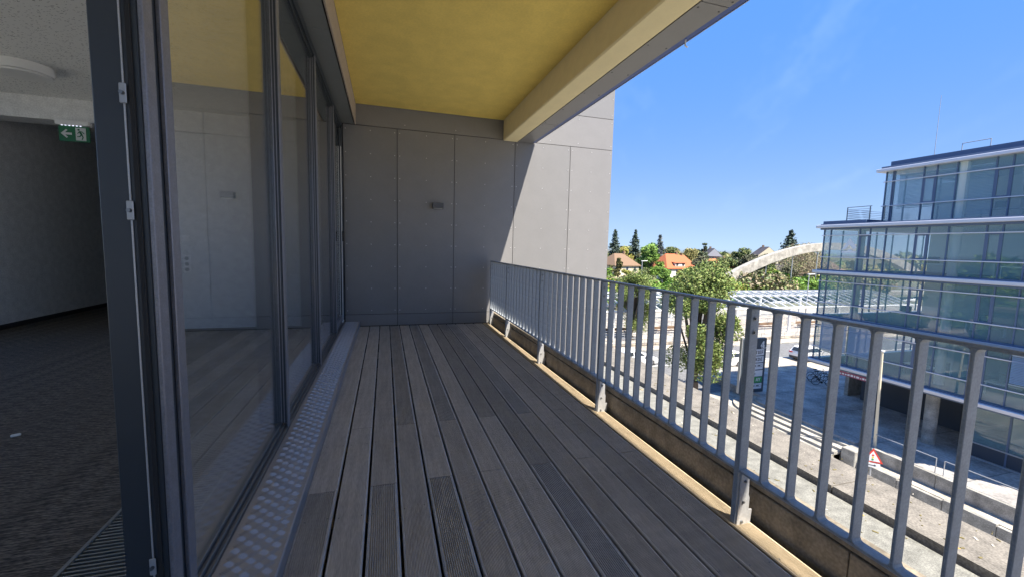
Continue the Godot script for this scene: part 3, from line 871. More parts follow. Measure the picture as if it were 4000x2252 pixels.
func office() -> void:
	var o := thing("office_building", "modern glass office block with pale floor bands across the plaza", "building", Vector3(36, GROUND, -10))
	var zend := -23.9
	var far := -9.0
	var lev := [GROUND, -6.88, -3.47, -0.06, 3.33]
	for i in range(1, 5):
		var y: float = lev[i]
		part(o, "floor_band", MB.new().span(Vector3(31.6, y - 0.12, zend - 0.4), Vector3(32.2, y + 0.1, far), 0.03), M.band)
		part(o, "band_recess", MB.new().span(Vector3(31.85, y - 0.25, zend - 0.2), Vector3(32.19, y - 0.125, far)), M.office_frame)
		part(o, "band_recess", MB.new().span(Vector3(31.85, y + 0.105, zend - 0.2), Vector3(32.19, y + 0.18, far)), M.office_frame)
		part(o, "floor_slab", MB.new().span(Vector3(32.21, y - 0.2, zend - 0.35), Vector3(46, y + 0.08, far)), M.office_wall)
		part(o, "floor_finish", MB.new().span(Vector3(32.3, y + 0.081, zend + 0.1), Vector3(45.5, y + 0.1, far)), M.office_floor)
	# top storey
	var zt := -20.98
	var xt := 33.4
	part(o, "roof_band", MB.new().span(Vector3(33.0, 7.02, zt - 0.45), Vector3(46, 7.23, far), 0.03), M.band)
	part(o, "roof_edge", MB.new().span(Vector3(33.3, 7.235, zt - 0.3), Vector3(45.8, 7.4, far)), M.office_frame)
	part(o, "roof_parapet", MB.new().span(Vector3(33.55, 7.405, zt + 0.1), Vector3(45.6, 7.72, far)), M.office_blue)
	part(o, "terrace_parapet", MB.new().span(Vector3(31.95, 3.52, zend - 0.1), Vector3(46, 3.72, zt - 0.05)), M.office_blue)
	part(o, "core_wall", MB.new().span(Vector3(41.5, GROUND, zend + 1.4), Vector3(46, 7.0, far)), M.office_wall)
	part(o, "rear_gable", MB.new().span(Vector3(32.2, GROUND, far), Vector3(46, 7.0, far + 0.3)), M.office_wall)
	# columns and room walls behind the glass
	for i in range(1, 5):
		var y: float = lev[i] + 0.1
		var top: float = (lev[i + 1] - 0.26) if i < 4 else 7.01
		for k in 3:
			var z := -22.3 + k * 5.4
			if i == 4 and z < zt:
				continue
			part(o, "column", MB.new().cyl(Vector3(33.6, y, z), Vector3(33.6, top, z), 0.24, 0.24, 14, false), M.office_column)
		for k in 2:
			var z := -18.4 + k * 5.0 + i * 0.7
			part(o, "partition", MB.new().span(Vector3(36.2, y, z), Vector3(41.4, top, z + 0.12)), M.office_wall)
		part(o, "inner_wall", MB.new().span(Vector3(38.8, y, -17.0 + i), Vector3(38.95, top - 0.4, far - 0.1)), M.office_column)
		for k in 3:
			var z := -20.5 + k * 4.1 + (i % 2) * 1.2
			if i == 4 and z < zt + 1:
				continue
			var dk := part(o, "desk", MB.new().span(Vector3(34.3, y + 0.7, z), Vector3(35.1, y + 0.74, z + 1.6)), M.plate_white)
			part(dk, "desk_screen", MB.new().span(Vector3(34.9, y + 0.78, z + 0.4), Vector3(34.95, y + 1.2, z + 1.0)), M.office_dark)
			part(dk, "desk_legs", MB.new().span(Vector3(34.35, y, z + 0.05), Vector3(34.42, y + 0.699, z + 0.12)).span(Vector3(34.98, y, z + 1.48), Vector3(35.05, y + 0.699, z + 1.55)), M.grey_steel)
	# curtain wall
	for i in range(1, 5):
		var y0: float = lev[i] + 0.185
		var y1: float = (lev[i + 1] - 0.255) if i < 4 else 7.015
		var za := zend if i < 4 else zt
		var posts := [za, za + 0.5]
		var z := -21.38
		while z < -11.0:
			if z > za + 1.0:
				posts.append(z)
			if z + 0.65 > za + 1.0:
				posts.append(z + 0.65)
			if z + 1.6 > za + 1.0:
				posts.append(z + 1.6)
			z += 3.26
		posts.append(-9.02)
		var tr := [lev[i] + 1.1, lev[i] + 2.71]
		var dx := 0.0 if i < 4 else 1.4
		if i == 4:
			tr = [4.68, 6.34]
			for k in posts.size():
				posts[k] = minf(posts[k] * 1.04, -9.02) if k > 1 else posts[k]
		for q in tr:
			part(o, "transom", MB.new().span(Vector3(31.9 + dx, q - 0.03, za - 0.1), Vector3(31.985 + dx, q + 0.03, -9.0), 0.01), M.band)
		for k in posts.size() - 1:
			var a: float = posts[k]
			var b: float = posts[k + 1]
			part(o, "mullion", MB.new().span(Vector3(31.99 + dx, y0, a - 0.03), Vector3(32.1 + dx, y1, a + 0.03)), M.office_frame)
			var hs := [y0, tr[0], tr[1], y1]
			for s in 3:
				var p := part(o, "pane", MB.new().span(Vector3(32.03 + dx, hs[s] + 0.001, a + 0.031), Vector3(32.045 + dx, hs[s + 1] - 0.001, b - 0.031)), M.office_glass)
				if absf(b - a - 0.65) < 0.04 and s == 1:
					for e in [[a + 0.035, a + 0.115, hs[1] + 0.03, hs[2] - 0.03], [b - 0.115, b - 0.035, hs[1] + 0.03, hs[2] - 0.03]]:
						part(p, "sash", MB.new().span(Vector3(31.985 + dx, e[2], e[0]), Vector3(32.025 + dx, e[3], e[1]), 0.008), M.office_frame)
					for e in [hs[1] + 0.03, hs[2] - 0.11]:
						part(p, "sash", MB.new().span(Vector3(31.986 + dx, e, a + 0.116), Vector3(32.024 + dx, e + 0.08, b - 0.116), 0.008), M.office_frame)
		# glazed end
		for k in 6:
			var x := 32.1 + dx + k * 1.85
			part(o, "mullion", MB.new().span(Vector3(x + 1.81, y0, za + 0.0), Vector3(x + 1.85, y1, za + 0.1)), M.office_frame)
			part(o, "pane", MB.new().span(Vector3(x, y0, za + 0.03), Vector3(x + 1.805, y1, za + 0.045)), M.office_glass)
	# blinds
	var bl := [[3.6, -20.3, -19.0, 2.2], [3.6, -18.85, -17.3, 2.2], [3.6, -17.2, -15.6, 2.9], [-6.88, -23.3, -21.45, 2.05], [-6.88, -21.3, -19.85, 2.05], [-6.88, -13.1, -11.6, 1.6], [-6.88, -11.5, -9.2, 1.6]]
	for q in bl:
		var b := MB.new()
		var top: float = q[0] + 3.1
		var n := int(q[3] / 0.085)
		var x := 33.65 if q[0] > 0 else 31.8
		for k in n:
			b.box(Vector3(x, top - 0.06 - k * 0.085, (q[1] + q[2]) * 0.5), Vector3(0.07, 0.006, q[2] - q[1]), 0.0, Basis(Vector3(0, 0, 1), 0.95))
		b.span(Vector3(x - 0.04, top - 0.05, q[1]), Vector3(x + 0.04, top + 0.03, q[2])).span(Vector3(x - 0.03, top - 0.1 - n * 0.085, q[1]), Vector3(x + 0.03, top - 0.06 - n * 0.085, q[2]))
		part(o, "blind", b, M.blind)
	# white tent shaped mark on the first pane
	var mk := Transform3D(Basis(Vector3(0, 0, 1), Vector3.UP, Vector3(-1, 0, 0)), Vector3(32.02, 0, 0))
	part(o, "window_mark", MB.new().extrude([Vector2(-22.55, 1.55), Vector2(-22.0, 2.45), Vector2(-21.5, 1.75), Vector2(-21.72, 1.62), Vector2(-22.0, 1.98), Vector2(-22.22, 1.66)], 0.006, mk).extrude([Vector2(-22.5, 1.38), Vector2(-22.5, 1.5), Vector2(-22.15, 1.52), Vector2(-21.95, 1.66), Vector2(-21.75, 1.52), Vector2(-21.5, 1.5), Vector2(-21.5, 1.38)], 0.006, mk), M.plate_white)
	# roof terrace railing
	var tr2 := part(o, "terrace_railing", MB.new().bar(Vector3(32.3, 4.66, -22.6), Vector3(32.3, 4.66, zt), 0.05, 0.04), M.bolt)
	for z in [-22.6, -21.1, -20.2]:
		part(tr2, "post", MB.new().span(Vector3(32.28, 3.7, z), Vector3(32.32, 4.63, z + 0.05)), M.bolt)
	for k in 6:
		part(tr2, "wire", MB.new().cyl(Vector3(32.3, 3.86 + k * 0.125, -22.58), Vector3(32.3, 3.86 + k * 0.125, zt), 0.012, 0.012, 5), M.bolt)
	for k in 6:
		part(tr2, "wire", MB.new().cyl(Vector3(32.3, 3.86 + k * 0.125, -22.58), Vector3(39, 3.86 + k * 0.125, -22.58), 0.012, 0.012, 5), M.bolt)
	part(o, "roof_handrail", MB.new().tube([Vector3(34.4, 7.7, -17.6), Vector3(34.4, 8.3, -17.6), Vector3(34.4, 8.3, -16.3), Vector3(34.4, 7.7, -16.3)], 0.025), M.grey_steel)
	part(o, "antenna", MB.new().cyl(Vector3(35, 7.7, -19.3), Vector3(35, 11.8, -19.3), 0.02, 0.012, 5), M.grey_steel)
	# ground floor, set back behind round columns
	part(o, "ground_wall", MB.new().span(Vector3(37.0, GROUND, zend + 0.5), Vector3(37.4, -7.1, -17.2)), M.office_dark)
	part(o, "low_wall", MB.new().span(Vector3(36.9, GROUND, -24.6), Vector3(39.5, -8.6, -24.3)), M.concrete)
	for z in [-16.6, -10.1]:
		part(o, "round_column", MB.new().cyl(Vector3(32.7, GROUND, z), Vector3(32.7, -7.1, z), 0.33, 0.33, 20, false), M.concrete)
	var zs := [-15.2, -13.3, -11.5, -9.2]
	for k in zs.size() - 1:
		part(o, "mullion", MB.new().span(Vector3(33.0, GROUND + 0.05, zs[k] - 0.04), Vector3(33.12, -7.1, zs[k] + 0.04)), M.office_frame)
		part(o, "pane", MB.new().span(Vector3(33.04, GROUND + 0.9, zs[k] + 0.041), Vector3(33.06, -7.1, zs[k + 1] - 0.041)), M.office_glass)
		part(o, "base_panel", MB.new().span(Vector3(33.03, GROUND + 0.1, zs[k] + 0.041), Vector3(33.07, GROUND + 0.895, zs[k + 1] - 0.041)), M.office_dark)
	part(o, "transom", MB.new().span(Vector3(32.97, GROUND + 0.88, -15.2), Vector3(33.0, GROUND + 0.95, -9.2)), M.grey_steel)
	part(o, "sill", MB.new().span(Vector3(32.95, GROUND + 0.005, -15.2), Vector3(33.15, GROUND + 0.09, -9.2)), M.grey_steel)
	part(o, "ground_back", MB.new().span(Vector3(38, GROUND, -15.3), Vector3(38.2, -7.1, -9.1)), M.office_wall)
	part(o, "ground_counter", MB.new().span(Vector3(35, GROUND, -13), Vector3(35.6, GROUND + 1.1, -9.5)), M.house_cream)
	var rb := part(o, "red_banner", MB.new().span(Vector3(31.9, -7.45, -22.2), Vector3(31.95, -7.16, -19.6)), M.red_banner)
	var s := RandomNumberGenerator.new()
	s.seed = 4
	var b2 := MB.new()
	var z := -22.0
	while z < -19.5:
		var w := s.randf_range(0.08, 0.2)
		b2.span(Vector3(31.892, -7.38, z), Vector3(31.899, -7.38 + s.randf_range(0.06, 0.14), z + w))
		z += w + 0.06
	part(rb, "banner_print", b2, M.plate_white, "", "stuff")

func station() -> void:
	var pf := struct("platform")
	part(pf, "low_wall", MB.new().span(Vector3(-60, -10.5, -43.6), Vector3(220, -9.86, -43.32), 0.02), M.paving_tan)
	part(pf, "platform_slab", MB.new().span(Vector3(-60, -10.5, -58), Vector3(220, -9.9, -43.61)), M.paving_tan)
	part(pf, "track_bed", MB.new().span(Vector3(-60, -10.5, -67), Vector3(220, -10.3, -58.01)), M.concrete)
	# curved glass canopy
	var c := thing("station_canopy", "curved glass station canopy on white steel ribs", "canopy", Vector3(50, -9.9, -49))
	var zf := -45.6
	var prof := []
	for k in 9:
		var a := k / 8.0
		prof.append(Vector2(zf - 7.0 * a, -6.37 + 1.57 * sin(a * PI * 0.5) ))
	for k in range(1, 9):
		var a := k / 8.0
		prof.append(Vector2(zf - 7.0 - 7.0 * a, -6.37 + 1.57 * cos(a * PI * 0.5)))
	var rib := MB.new()
	for k in prof.size() - 1:
		rib.bar(Vector3(0, prof[k].y, prof[k].x), Vector3(0, prof[k + 1].y, prof[k + 1].x), 0.1, 0.16)
	var rib_mesh := rib.mesh()
	var sheet := MB.new()
	for k in prof.size() - 1:
		sheet.bar(Vector3(0.825, prof[k].y + 0.06, prof[k].x), Vector3(0.825, prof[k + 1].y + 0.06, prof[k + 1].x), 1.53, 0.012)
	var sheet_mesh := sheet.mesh()
	for k in 36:
		var x := 24.0 + k * 1.65
		var r := part(c, "rib", rib_mesh, M.white_steel)
		r.position = Vector3(x, 0, 0) - c.position
		if k < 35:
			var q := part(c, "glass_sheet", sheet_mesh, M.canopy_glass)
			q.position = Vector3(x, 0, 0) - c.position
			part(c, "strut", MB.new().bar(Vector3(x, -6.1, zf - 1.6), Vector3(x + 1.65, -5.5, zf - 1.9), 0.07, 0.07), M.grey_steel)
	part(c, "gutter_pipe", MB.new().cyl(Vector3(23, -6.45, zf), Vector3(83, -6.45, zf), 0.16, 0.16, 10), M.white_steel)
	part(c, "rear_pipe", MB.new().cyl(Vector3(23, -6.45, zf - 14), Vector3(83, -6.45, zf - 14), 0.16, 0.16, 10), M.white_steel)
	part(c, "ridge_pipe", MB.new().cyl(Vector3(23, -4.9, zf - 7), Vector3(83, -4.9, zf - 7), 0.1, 0.1, 8), M.white_steel)
	for k in 7:
		var x := 27.2 + k * 9.6
		part(c, "column", MB.new().cyl(Vector3(x, -9.9, zf - 0.1), Vector3(x, -6.4, zf - 0.1), 0.2, 0.2, 12), M.white_steel)
		part(c, "column", MB.new().cyl(Vector3(x, -9.9, zf - 13.9), Vector3(x, -6.4, zf - 13.9), 0.2, 0.2, 12), M.white_steel)
		part(c, "spreader", MB.new().cyl(Vector3(x - 1.4, -5.95, zf - 2.2), Vector3(x + 1.4, -5.95, zf - 2.2), 0.06, 0.28, 8), M.white_steel)
	# station fences: long rails with posts
	for q in [[-44.3, -9.9, "silver railing along the front of the platform below the canopy"], [-42.9, -10.29, "silver railing along the footway beyond the road"], [-51.0, -9.9, "silver railing along the rear of the platform below the canopy"]]:
		var f := thing("platform_railing", q[2], "railing", Vector3(40, q[1], q[0]))
		for h in [0.45, 0.75, 1.05]:
			part(f, "rail", MB.new().cyl(Vector3(14, q[1] + h, q[0]), Vector3(90, q[1] + h, q[0]), 0.03, 0.03, 6), M.grey_steel)
		for k in 39:
			part(f, "post", MB.new().cyl(Vector3(14 + k * 2.0, q[1], q[0]), Vector3(14 + k * 2.0, q[1] + 1.05, q[0]), 0.035, 0.035, 6), M.grey_steel)
	for k in 5:
		var x := 26.0 + k * 8.5
		var b := thing("platform_bench", "long red brown bench number %s from the left on the platform" % ["one", "two", "three", "four", "five"][k], "bench", Vector3(x, -9.9, -47.5), "benches on the platform")
		part(b, "seat", MB.new().span(Vector3(x, -9.5, -47.8), Vector3(x + 4.5, -9.42, -47.2), 0.01), M.roof_brown)
		part(b, "backrest", MB.new().span(Vector3(x, -9.3, -47.9), Vector3(x + 4.5, -8.95, -47.84), 0.01), M.roof_brown)
		for e in [0.3, 4.1]:
			part(b, "leg", MB.new().span(Vector3(x + e, -9.9, -47.85), Vector3(x + e + 0.08, -9.31, -47.3)), M.grey_steel)
	# arch bridge
	var a := thing("arch_bridge", "white concrete arch bridge with thin hangers behind the station", "bridge", Vector3(112, GROUND, -80))
	var pts := []
	for k in 33:
		var x := 112.0 - 46.0 + k * 2.875
		pts.append(Vector3(x, 3.45 - 0.0072 * (x - 112.0) * (x - 112.0), -80))
	var am := MB.new()
	for k in 32:
		var p: Vector3 = pts[k]
		var q: Vector3 = pts[k + 1]
		var t := (q - p).normalized()
		var n := Vector3(-t.y, t.x, 0)
		var h := 0.9 + 0.25 * absf(k - 15.5) / 15.5
		var h2 := 0.9 + 0.25 * absf(k - 14.5) / 15.5
		var d := Vector3(0, 0, 0.8)
		# shared corner heights keep the rib continuous
		var np := Vector3(0, h, 0) if k == 0 else Vector3(0, h, 0)
		var nq := Vector3(0, h2, 0)
		np = np / maxf(n.y, 0.4)
		var t2: Vector3 = (pts[mini(k + 2, 32)] - q).normalized() if k < 31 else t
		nq = nq / maxf(t2.x, 0.4)
		am.quad(p - np + d, q - nq + d, q + nq + d, p + np + d)
		am.quad(q - nq - d, p - np - d, p + np - d, q + nq - d)
		am.quad(p + np + d, q + nq + d, q + nq - d, p + np - d)
		am.quad(p - np - d, q - nq - d, q - nq + d, p - np + d)
	part(a, "arch_rib", am, M.concrete_light)
	part(a, "bridge_deck", MB.new().span(Vector3(62, -8.9, -83), Vector3(170, -8.1, -77)), M.concrete_light)
	for k in 9:
		var x := 80.8 + k * 8.25
		part(a, "hanger", MB.new().cyl(Vector3(x, -8.1, -80), Vector3(x, 2.9 - 0.0072 * (x - 112.0) * (x - 112.0), -80), 0.12, 0.12, 6), M.grey_steel)
	for x in [64.0, 160.0]:
		part(a, "abutment", MB.new().span(Vector3(x - 3, GROUND, -84), Vector3(x + 3, -8.95, -76)), M.concrete)
	# leaning concrete strut rising beside the street tree
	var s := thing("leaning_strut", "pale leaning concrete strut rising beyond the road", "strut", Vector3(38, GROUND, -42.5))
	part(s, "shaft", MB.new().bar(Vector3(36.8, -10.4, -42.3), Vector3(39.8, -5.9, -42.9), 0.9, 1.3, 0.05, Vector3(0, 0, 1)), M.concrete_light)

func street_things() -> void:
	# information stele
	var s := thing("sign_stele", "tall slate grey sign stele with white company plates", "sign", Vector3(29.35, GROUND, -26.8))
	part(s, "slab", MB.new().span(Vector3(28.1, GROUND, -27.05), Vector3(30.62, -5.8, -26.8), 0.02), M.stele)
	part(s, "edge", MB.new().span(Vector3(28.02, GROUND, -27.04), Vector3(28.095, -5.7, -26.81), 0.01), M.grey_steel)
	var ys := [-7.15, -7.86, -8.52, -9.14, -9.66]
	var b := Basis.IDENTITY
	var tops := [[-6.72, 0.52], [-7.32, 0.52], [-7.92, 0.52], [-8.52, 0.52], [-9.08, 0.5], [-9.64, 0.46]]
	for k in 6:
		var y: float = tops[k][0]
		var p := part(s, "plate", MB.new().span(Vector3(28.6, y - tops[k][1], -26.8), Vector3(30.38, y, -26.785), 0.003), M.plate_green if k == 4 else M.plate_white)
		if k == 2 or k == 5:
			part(p, "print", MB.new().span(Vector3(29.4, y - 0.3, -26.785), Vector3(30.28, y - 0.28, -26.783)).span(Vector3(29.4, y - 0.13, -26.785), Vector3(30.28, y - 0.11, -26.783)).span(Vector3(30.26, y - 0.28, -26.785), Vector3(30.28, y - 0.13, -26.783)).span(Vector3(29.5, y - 0.25, -26.785), Vector3(29.65, y - 0.16, -26.783)).span(Vector3(29.8, y - 0.25, -26.785), Vector3(30.1, y - 0.16, -26.783)), M.ink)
	var q := s.position
	text(s, "lettering", "4", 0.6, Vector3(29.95, -6.35, -26.79) - q, b, M.plate_white)
	text(s, "lettering", "f oder", 0.14, Vector3(30.05, -6.62, -26.79) - q, b, M.plate_white)
	text(s, "lettering", "TIEF", 0.3, Vector3(30.3, -6.98, -26.782) - q, b, M.ink, HORIZONTAL_ALIGNMENT_RIGHT)
	text(s, "lettering", "KDE", 0.3, Vector3(30.25, -7.58, -26.782) - q, b, M.ink, HORIZONTAL_ALIGNMENT_RIGHT)
	text(s, "lettering", "E", 0.14, Vector3(29.55, -8.8, -26.782) - q, b, M.ink)
	text(s, "lettering", "AY", 0.3, Vector3(30.2, -9.32, -26.782) - q, b, M.plate_white, HORIZONTAL_ALIGNMENT_RIGHT)
	# warning sign with traffic light symbol
	var w := thing("warning_sign", "triangular traffic light warning sign with arrow plate beside the lower wall", "traffic sign", Vector3(21.9, -12.2, -13.05))
	var turn := Basis(Vector3.UP, -0.75)
	var t := Transform3D(turn, Vector3(21.91, -8.2, -13.05))
	var tri := func(r: float) -> Array: return [Vector2(0, r), Vector2(-0.866 * r, -0.5 * r), Vector2(0.866 * r, -0.5 * r)]
	part(w, "red_border", MB.new().extrude(tri.call(0.46), 0.012, t), M.sign_red)
	part(w, "white_field", MB.new().extrude(tri.call(0.33), 0.006, t.translated_local(Vector3(0, 0, 0.012))), M.plate_white)
	for k in 3:
		part(w, "signal_dot", MB.new().cyl(t * Vector3(0, 0.12 - k * 0.105, 0.018), t * Vector3(0, 0.12 - k * 0.105, 0.022), 0.045, 0.045, 14), [M.sign_red, M.sign_yellow, M.plate_green][k])
	var ap := part(w, "arrow_plate", MB.new().extrude([Vector2(-0.3, -0.46), Vector2(0.3, -0.46), Vector2(0.3, -0.26), Vector2(-0.3, -0.26)], 0.012, t), M.plate_white)
	part(ap, "arrow", MB.new().extrude([Vector2(-0.16, -0.385), Vector2(-0.16, -0.345), Vector2(0.08, -0.345), Vector2(0.08, -0.31), Vector2(0.17, -0.365), Vector2(0.08, -0.42), Vector2(0.08, -0.385)], 0.005, t.translated_local(Vector3(0, 0, 0.012))), M.ink)
	part(w, "pole", MB.new().cyl(Vector3(21.93, -12.2, -13.1), Vector3(21.93, -7.8, -13.1), 0.035, 0.035, 10), M.grey_steel)
	# slim mast on the plaza
	var m := thing("flag_mast", "slim cream mast standing on the plaza before the office", "mast", Vector3(28.6, GROUND, -17.0))
	part(m, "shaft", MB.new().cyl(Vector3(28.6, GROUND, -17.0), Vector3(28.25, -4.4, -16.95), 0.09, 0.06, 12), M.house_cream)
	part(m, "cap", MB.new().cyl(Vector3(28.25, -4.4, -16.95), Vector3(28.25, -4.32, -16.95), 0.12, 0.12, 12), M.white_steel)
	# hand rails on the retaining wall
	for k in 6:
		var z := -17.0 + k * 3.35
		var h := thing("hand_rail", "low steel hand rail on the retaining wall, %s from the steps" % ["first", "second", "third", "fourth", "fifth", "sixth"][k], "hand rail", Vector3(28.5, GROUND, z), "hand rails on the retaining wall")
		part(h, "loop", MB.new().tube([Vector3(28.5, -10.4, z), Vector3(28.5, -9.55, z), Vector3(28.5, -9.55, z + 3.0), Vector3(28.5, -10.4, z + 3.0)], 0.024, 8), M.grey_steel)
	# street lamps
	for q2 in [[Vector3(46.0, GROUND, -68.0), 9.6, "slim street lamp in front of the bright green tree"], [Vector3(62.0, GROUND, -48.0), 8.6, "slim street lamp rising in front of the station canopy"]]:
		var l := thing("street_lamp", q2[2], "street lamp", q2[0])
		part(l, "pole", MB.new().cyl(q2[0], q2[0] + Vector3(0, q2[1], 0), 0.11, 0.06, 8), M.grey_steel)
		part(l, "lamp_head", MB.new().bar(q2[0] + Vector3(-0.2, q2[1], 0), q2[0] + Vector3(1.1, q2[1] + 0.05, 0), 0.22, 0.1, 0.02), M.white_steel)
	cars()
	bikes()

func cars() -> void:
	var c := thing("parked_car", "white hatchback standing on the road in front of the station", "car", Vector3.ZERO)
	# local: length along x, front at +x
	var side := [Vector2(-2.15, 0.32), Vector2(-2.2, 0.62), Vector2(-2.12, 0.98), Vector2(-1.6, 1.02), Vector2(0.95, 0.98), Vector2(1.75, 0.86), Vector2(2.12, 0.66), Vector2(2.15, 0.34), Vector2(1.75, 0.24), Vector2(-1.8, 0.24)]
	var top := [Vector2(-2.1, 0.98), Vector2(-1.72, 1.5), Vector2(-1.3, 1.58), Vector2(0.05, 1.56), Vector2(0.98, 0.98)]
	var loft := func(mb: MB, poly: Array, w0: float, w1: float, y0: float, y1: float) -> void:
		var n := poly.size()
		var wid := func(y: float) -> float: return lerpf(w0, w1, clampf((y - y0) / (y1 - y0), 0, 1))
		var q := PackedVector2Array(poly)
		var cut := Geometry2D.triangulate_polygon(q)
		var mid := Vector3(0, (y0 + y1) * 0.5, 0)
		for s in [-1.0, 1.0]:
			for i in range(0, cut.size(), 3):
				mb.face([Vector3(q[cut[i]].x, q[cut[i]].y, s * wid.call(q[cut[i]].y)), Vector3(q[cut[i + 1]].x, q[cut[i + 1]].y, s * wid.call(q[cut[i + 1]].y)), Vector3(q[cut[i + 2]].x, q[cut[i + 2]].y, s * wid.call(q[cut[i + 2]].y))], mid)
		for i in n:
			var a: Vector2 = poly[i]
			var b: Vector2 = poly[(i + 1) % n]
			mb.face([Vector3(a.x, a.y, -wid.call(a.y)), Vector3(b.x, b.y, -wid.call(b.y)), Vector3(b.x, b.y, wid.call(b.y)), Vector3(a.x, a.y, wid.call(a.y))], mid)
	var body := MB.new()
	loft.call(body, side, 0.84, 0.9, 0.24, 0.7)
	local_part(c, "body", body, M.car_white)
	var cab := MB.new()
	loft.call(cab, top, 0.86, 0.64, 0.98, 1.58)
	local_part(c, "cabin", cab, M.car_white)
	var glass_w := func(y: float) -> float: return lerpf(0.86, 0.64, clampf((y - 0.98) / 0.6, 0, 1)) + 0.006
	for s in [-1.0, 1.0]:
		for e in [[Vector2(-1.75, 1.06), Vector2(-1.5, 1.42), Vector2(-0.75, 1.45), Vector2(-0.75, 1.05)], [Vector2(-0.67, 1.05), Vector2(-0.67, 1.45), Vector2(-0.05, 1.44), Vector2(0.62, 1.05)]]:
			var gm := MB.new()
			var p := []
			for v2 in e:
				p.append(Vector3(v2.x, v2.y, s * glass_w.call(v2.y)))
			gm.face(p, Vector3(0, 1.2, 0))
			local_part(c, "side_window", gm, M.car_glass)
	local_part(c, "rear_window", MB.new().box(Vector3(-1.945, 1.25, 0), Vector3(0.03, 0.44, 1.25), 0.01, Basis(Vector3(0, 0, 1), -0.63)), M.car_glass)
	local_part(c, "windscreen", MB.new().box(Vector3(0.54, 1.28, 0), Vector3(0.03, 0.9, 1.22), 0.01, Basis(Vector3(0, 0, 1), 1.01)), M.car_glass)
	local_part(c, "rear_bumper", MB.new().span(Vector3(-2.24, 0.26, -0.78), Vector3(-2.12, 0.5, 0.78), 0.02), M.car_black)
	local_part(c, "number_plate", MB.new().span(Vector3(-2.215, 0.66, -0.26), Vector3(-2.195, 0.77, 0.26)), M.plate_white)
	for s in [-1.0, 1.0]:
		local_part(c, "tail_light", MB.new().box(Vector3(-2.14, 0.88, s * 0.68), Vector3(0.12, 0.12, 0.4), 0.02), M.tail_red)
		local_part(c, "headlight", MB.new().box(Vector3(2.0, 0.68, s * 0.66), Vector3(0.16, 0.12, 0.32), 0.02), M.plate_white)
		local_part(c, "mirror", MB.new().box(Vector3(0.6, 1.06, s * 0.98), Vector3(0.12, 0.12, 0.18), 0.03), M.car_white)
		for x in [-1.35, 1.35]:
			var wh := local_part(c, "wheel", MB.new().cyl(Vector3(x, 0.32, s * 0.68), Vector3(x, 0.32, s * 0.88), 0.32, 0.32, 20), M.rubber)
			local_part(wh, "rim", MB.new().cyl(Vector3(x, 0.32, s * 0.875), Vector3(x, 0.32, s * 0.892), 0.21, 0.19, 16), M.rim)
	c.transform = Transform3D(Basis(Vector3.UP, 0.0), Vector3(45.4, -10.411, -34.1))
	copy_of(c, "white car half hidden behind the near street tree", Vector3(33.5, -10.5, -34.4), PI)
	copy_of(c, "white car parked far left beyond the green tree", Vector3(24.6, -10.411, -36.6), 0.0)

func bikes() -> void:
	var b := thing("bicycle", "black bicycle parked nearest the plaza in front of the office corner", "bicycle", Vector3.ZERO, "bicycles parked by the office corner")
	for x in [-0.53, 0.53]:
		var w := local_part(b, "wheel", MB.new().torus(Vector3(x, 0.35, 0), Basis.IDENTITY, 0.33, 0.02, 24, 6), M.rubber)
		var sp := MB.new()
		for k in 8:
			var a := TAU * k / 8.0
			sp.cyl(Vector3(x, 0.35, 0), Vector3(x + cos(a) * 0.32, 0.35 + sin(a) * 0.32, 0), 0.004, 0.004, 4, false)
		local_part(w, "spokes", sp, M.rim)
	local_part(b, "frame", MB.new().tube([Vector3(-0.53, 0.35, 0), Vector3(-0.08, 0.3, 0), Vector3(0.38, 0.85, 0), Vector3(-0.2, 0.8, 0), Vector3(-0.53, 0.35, 0)], 0.018).tube([Vector3(-0.08, 0.3, 0), Vector3(-0.24, 0.92, 0)], 0.018).tube([Vector3(0.53, 0.35, 0), Vector3(0.36, 1.0, 0)], 0.018), M.bike)
	local_part(b, "saddle", MB.new().box(Vector3(-0.25, 0.96, 0), Vector3(0.28, 0.06, 0.16), 0.025), M.rubber)
	local_part(b, "handlebar", MB.new().tube([Vector3(0.28, 1.06, -0.28), Vector3(0.37, 1.03, 0), Vector3(0.28, 1.06, 0.28)], 0.014), M.bike)
	local_part(b, "crank", MB.new().cyl(Vector3(-0.08, 0.3, -0.06), Vector3(-0.08, 0.3, 0.06), 0.1, 0.1, 12), M.bike)
	b.transform = Transform3D(Basis(Vector3.UP, -0.6), Vector3(37.4, GROUND, -26.8))
	copy_of(b, "black bicycle in the middle of the row by the office corner", Vector3(37.9, GROUND, -27.4), -0.75, 1.1)
	copy_of(b, "black bicycle at the back of the row by the office corner", Vector3(38.5, GROUND, -28.1), -0.5, 1.1)

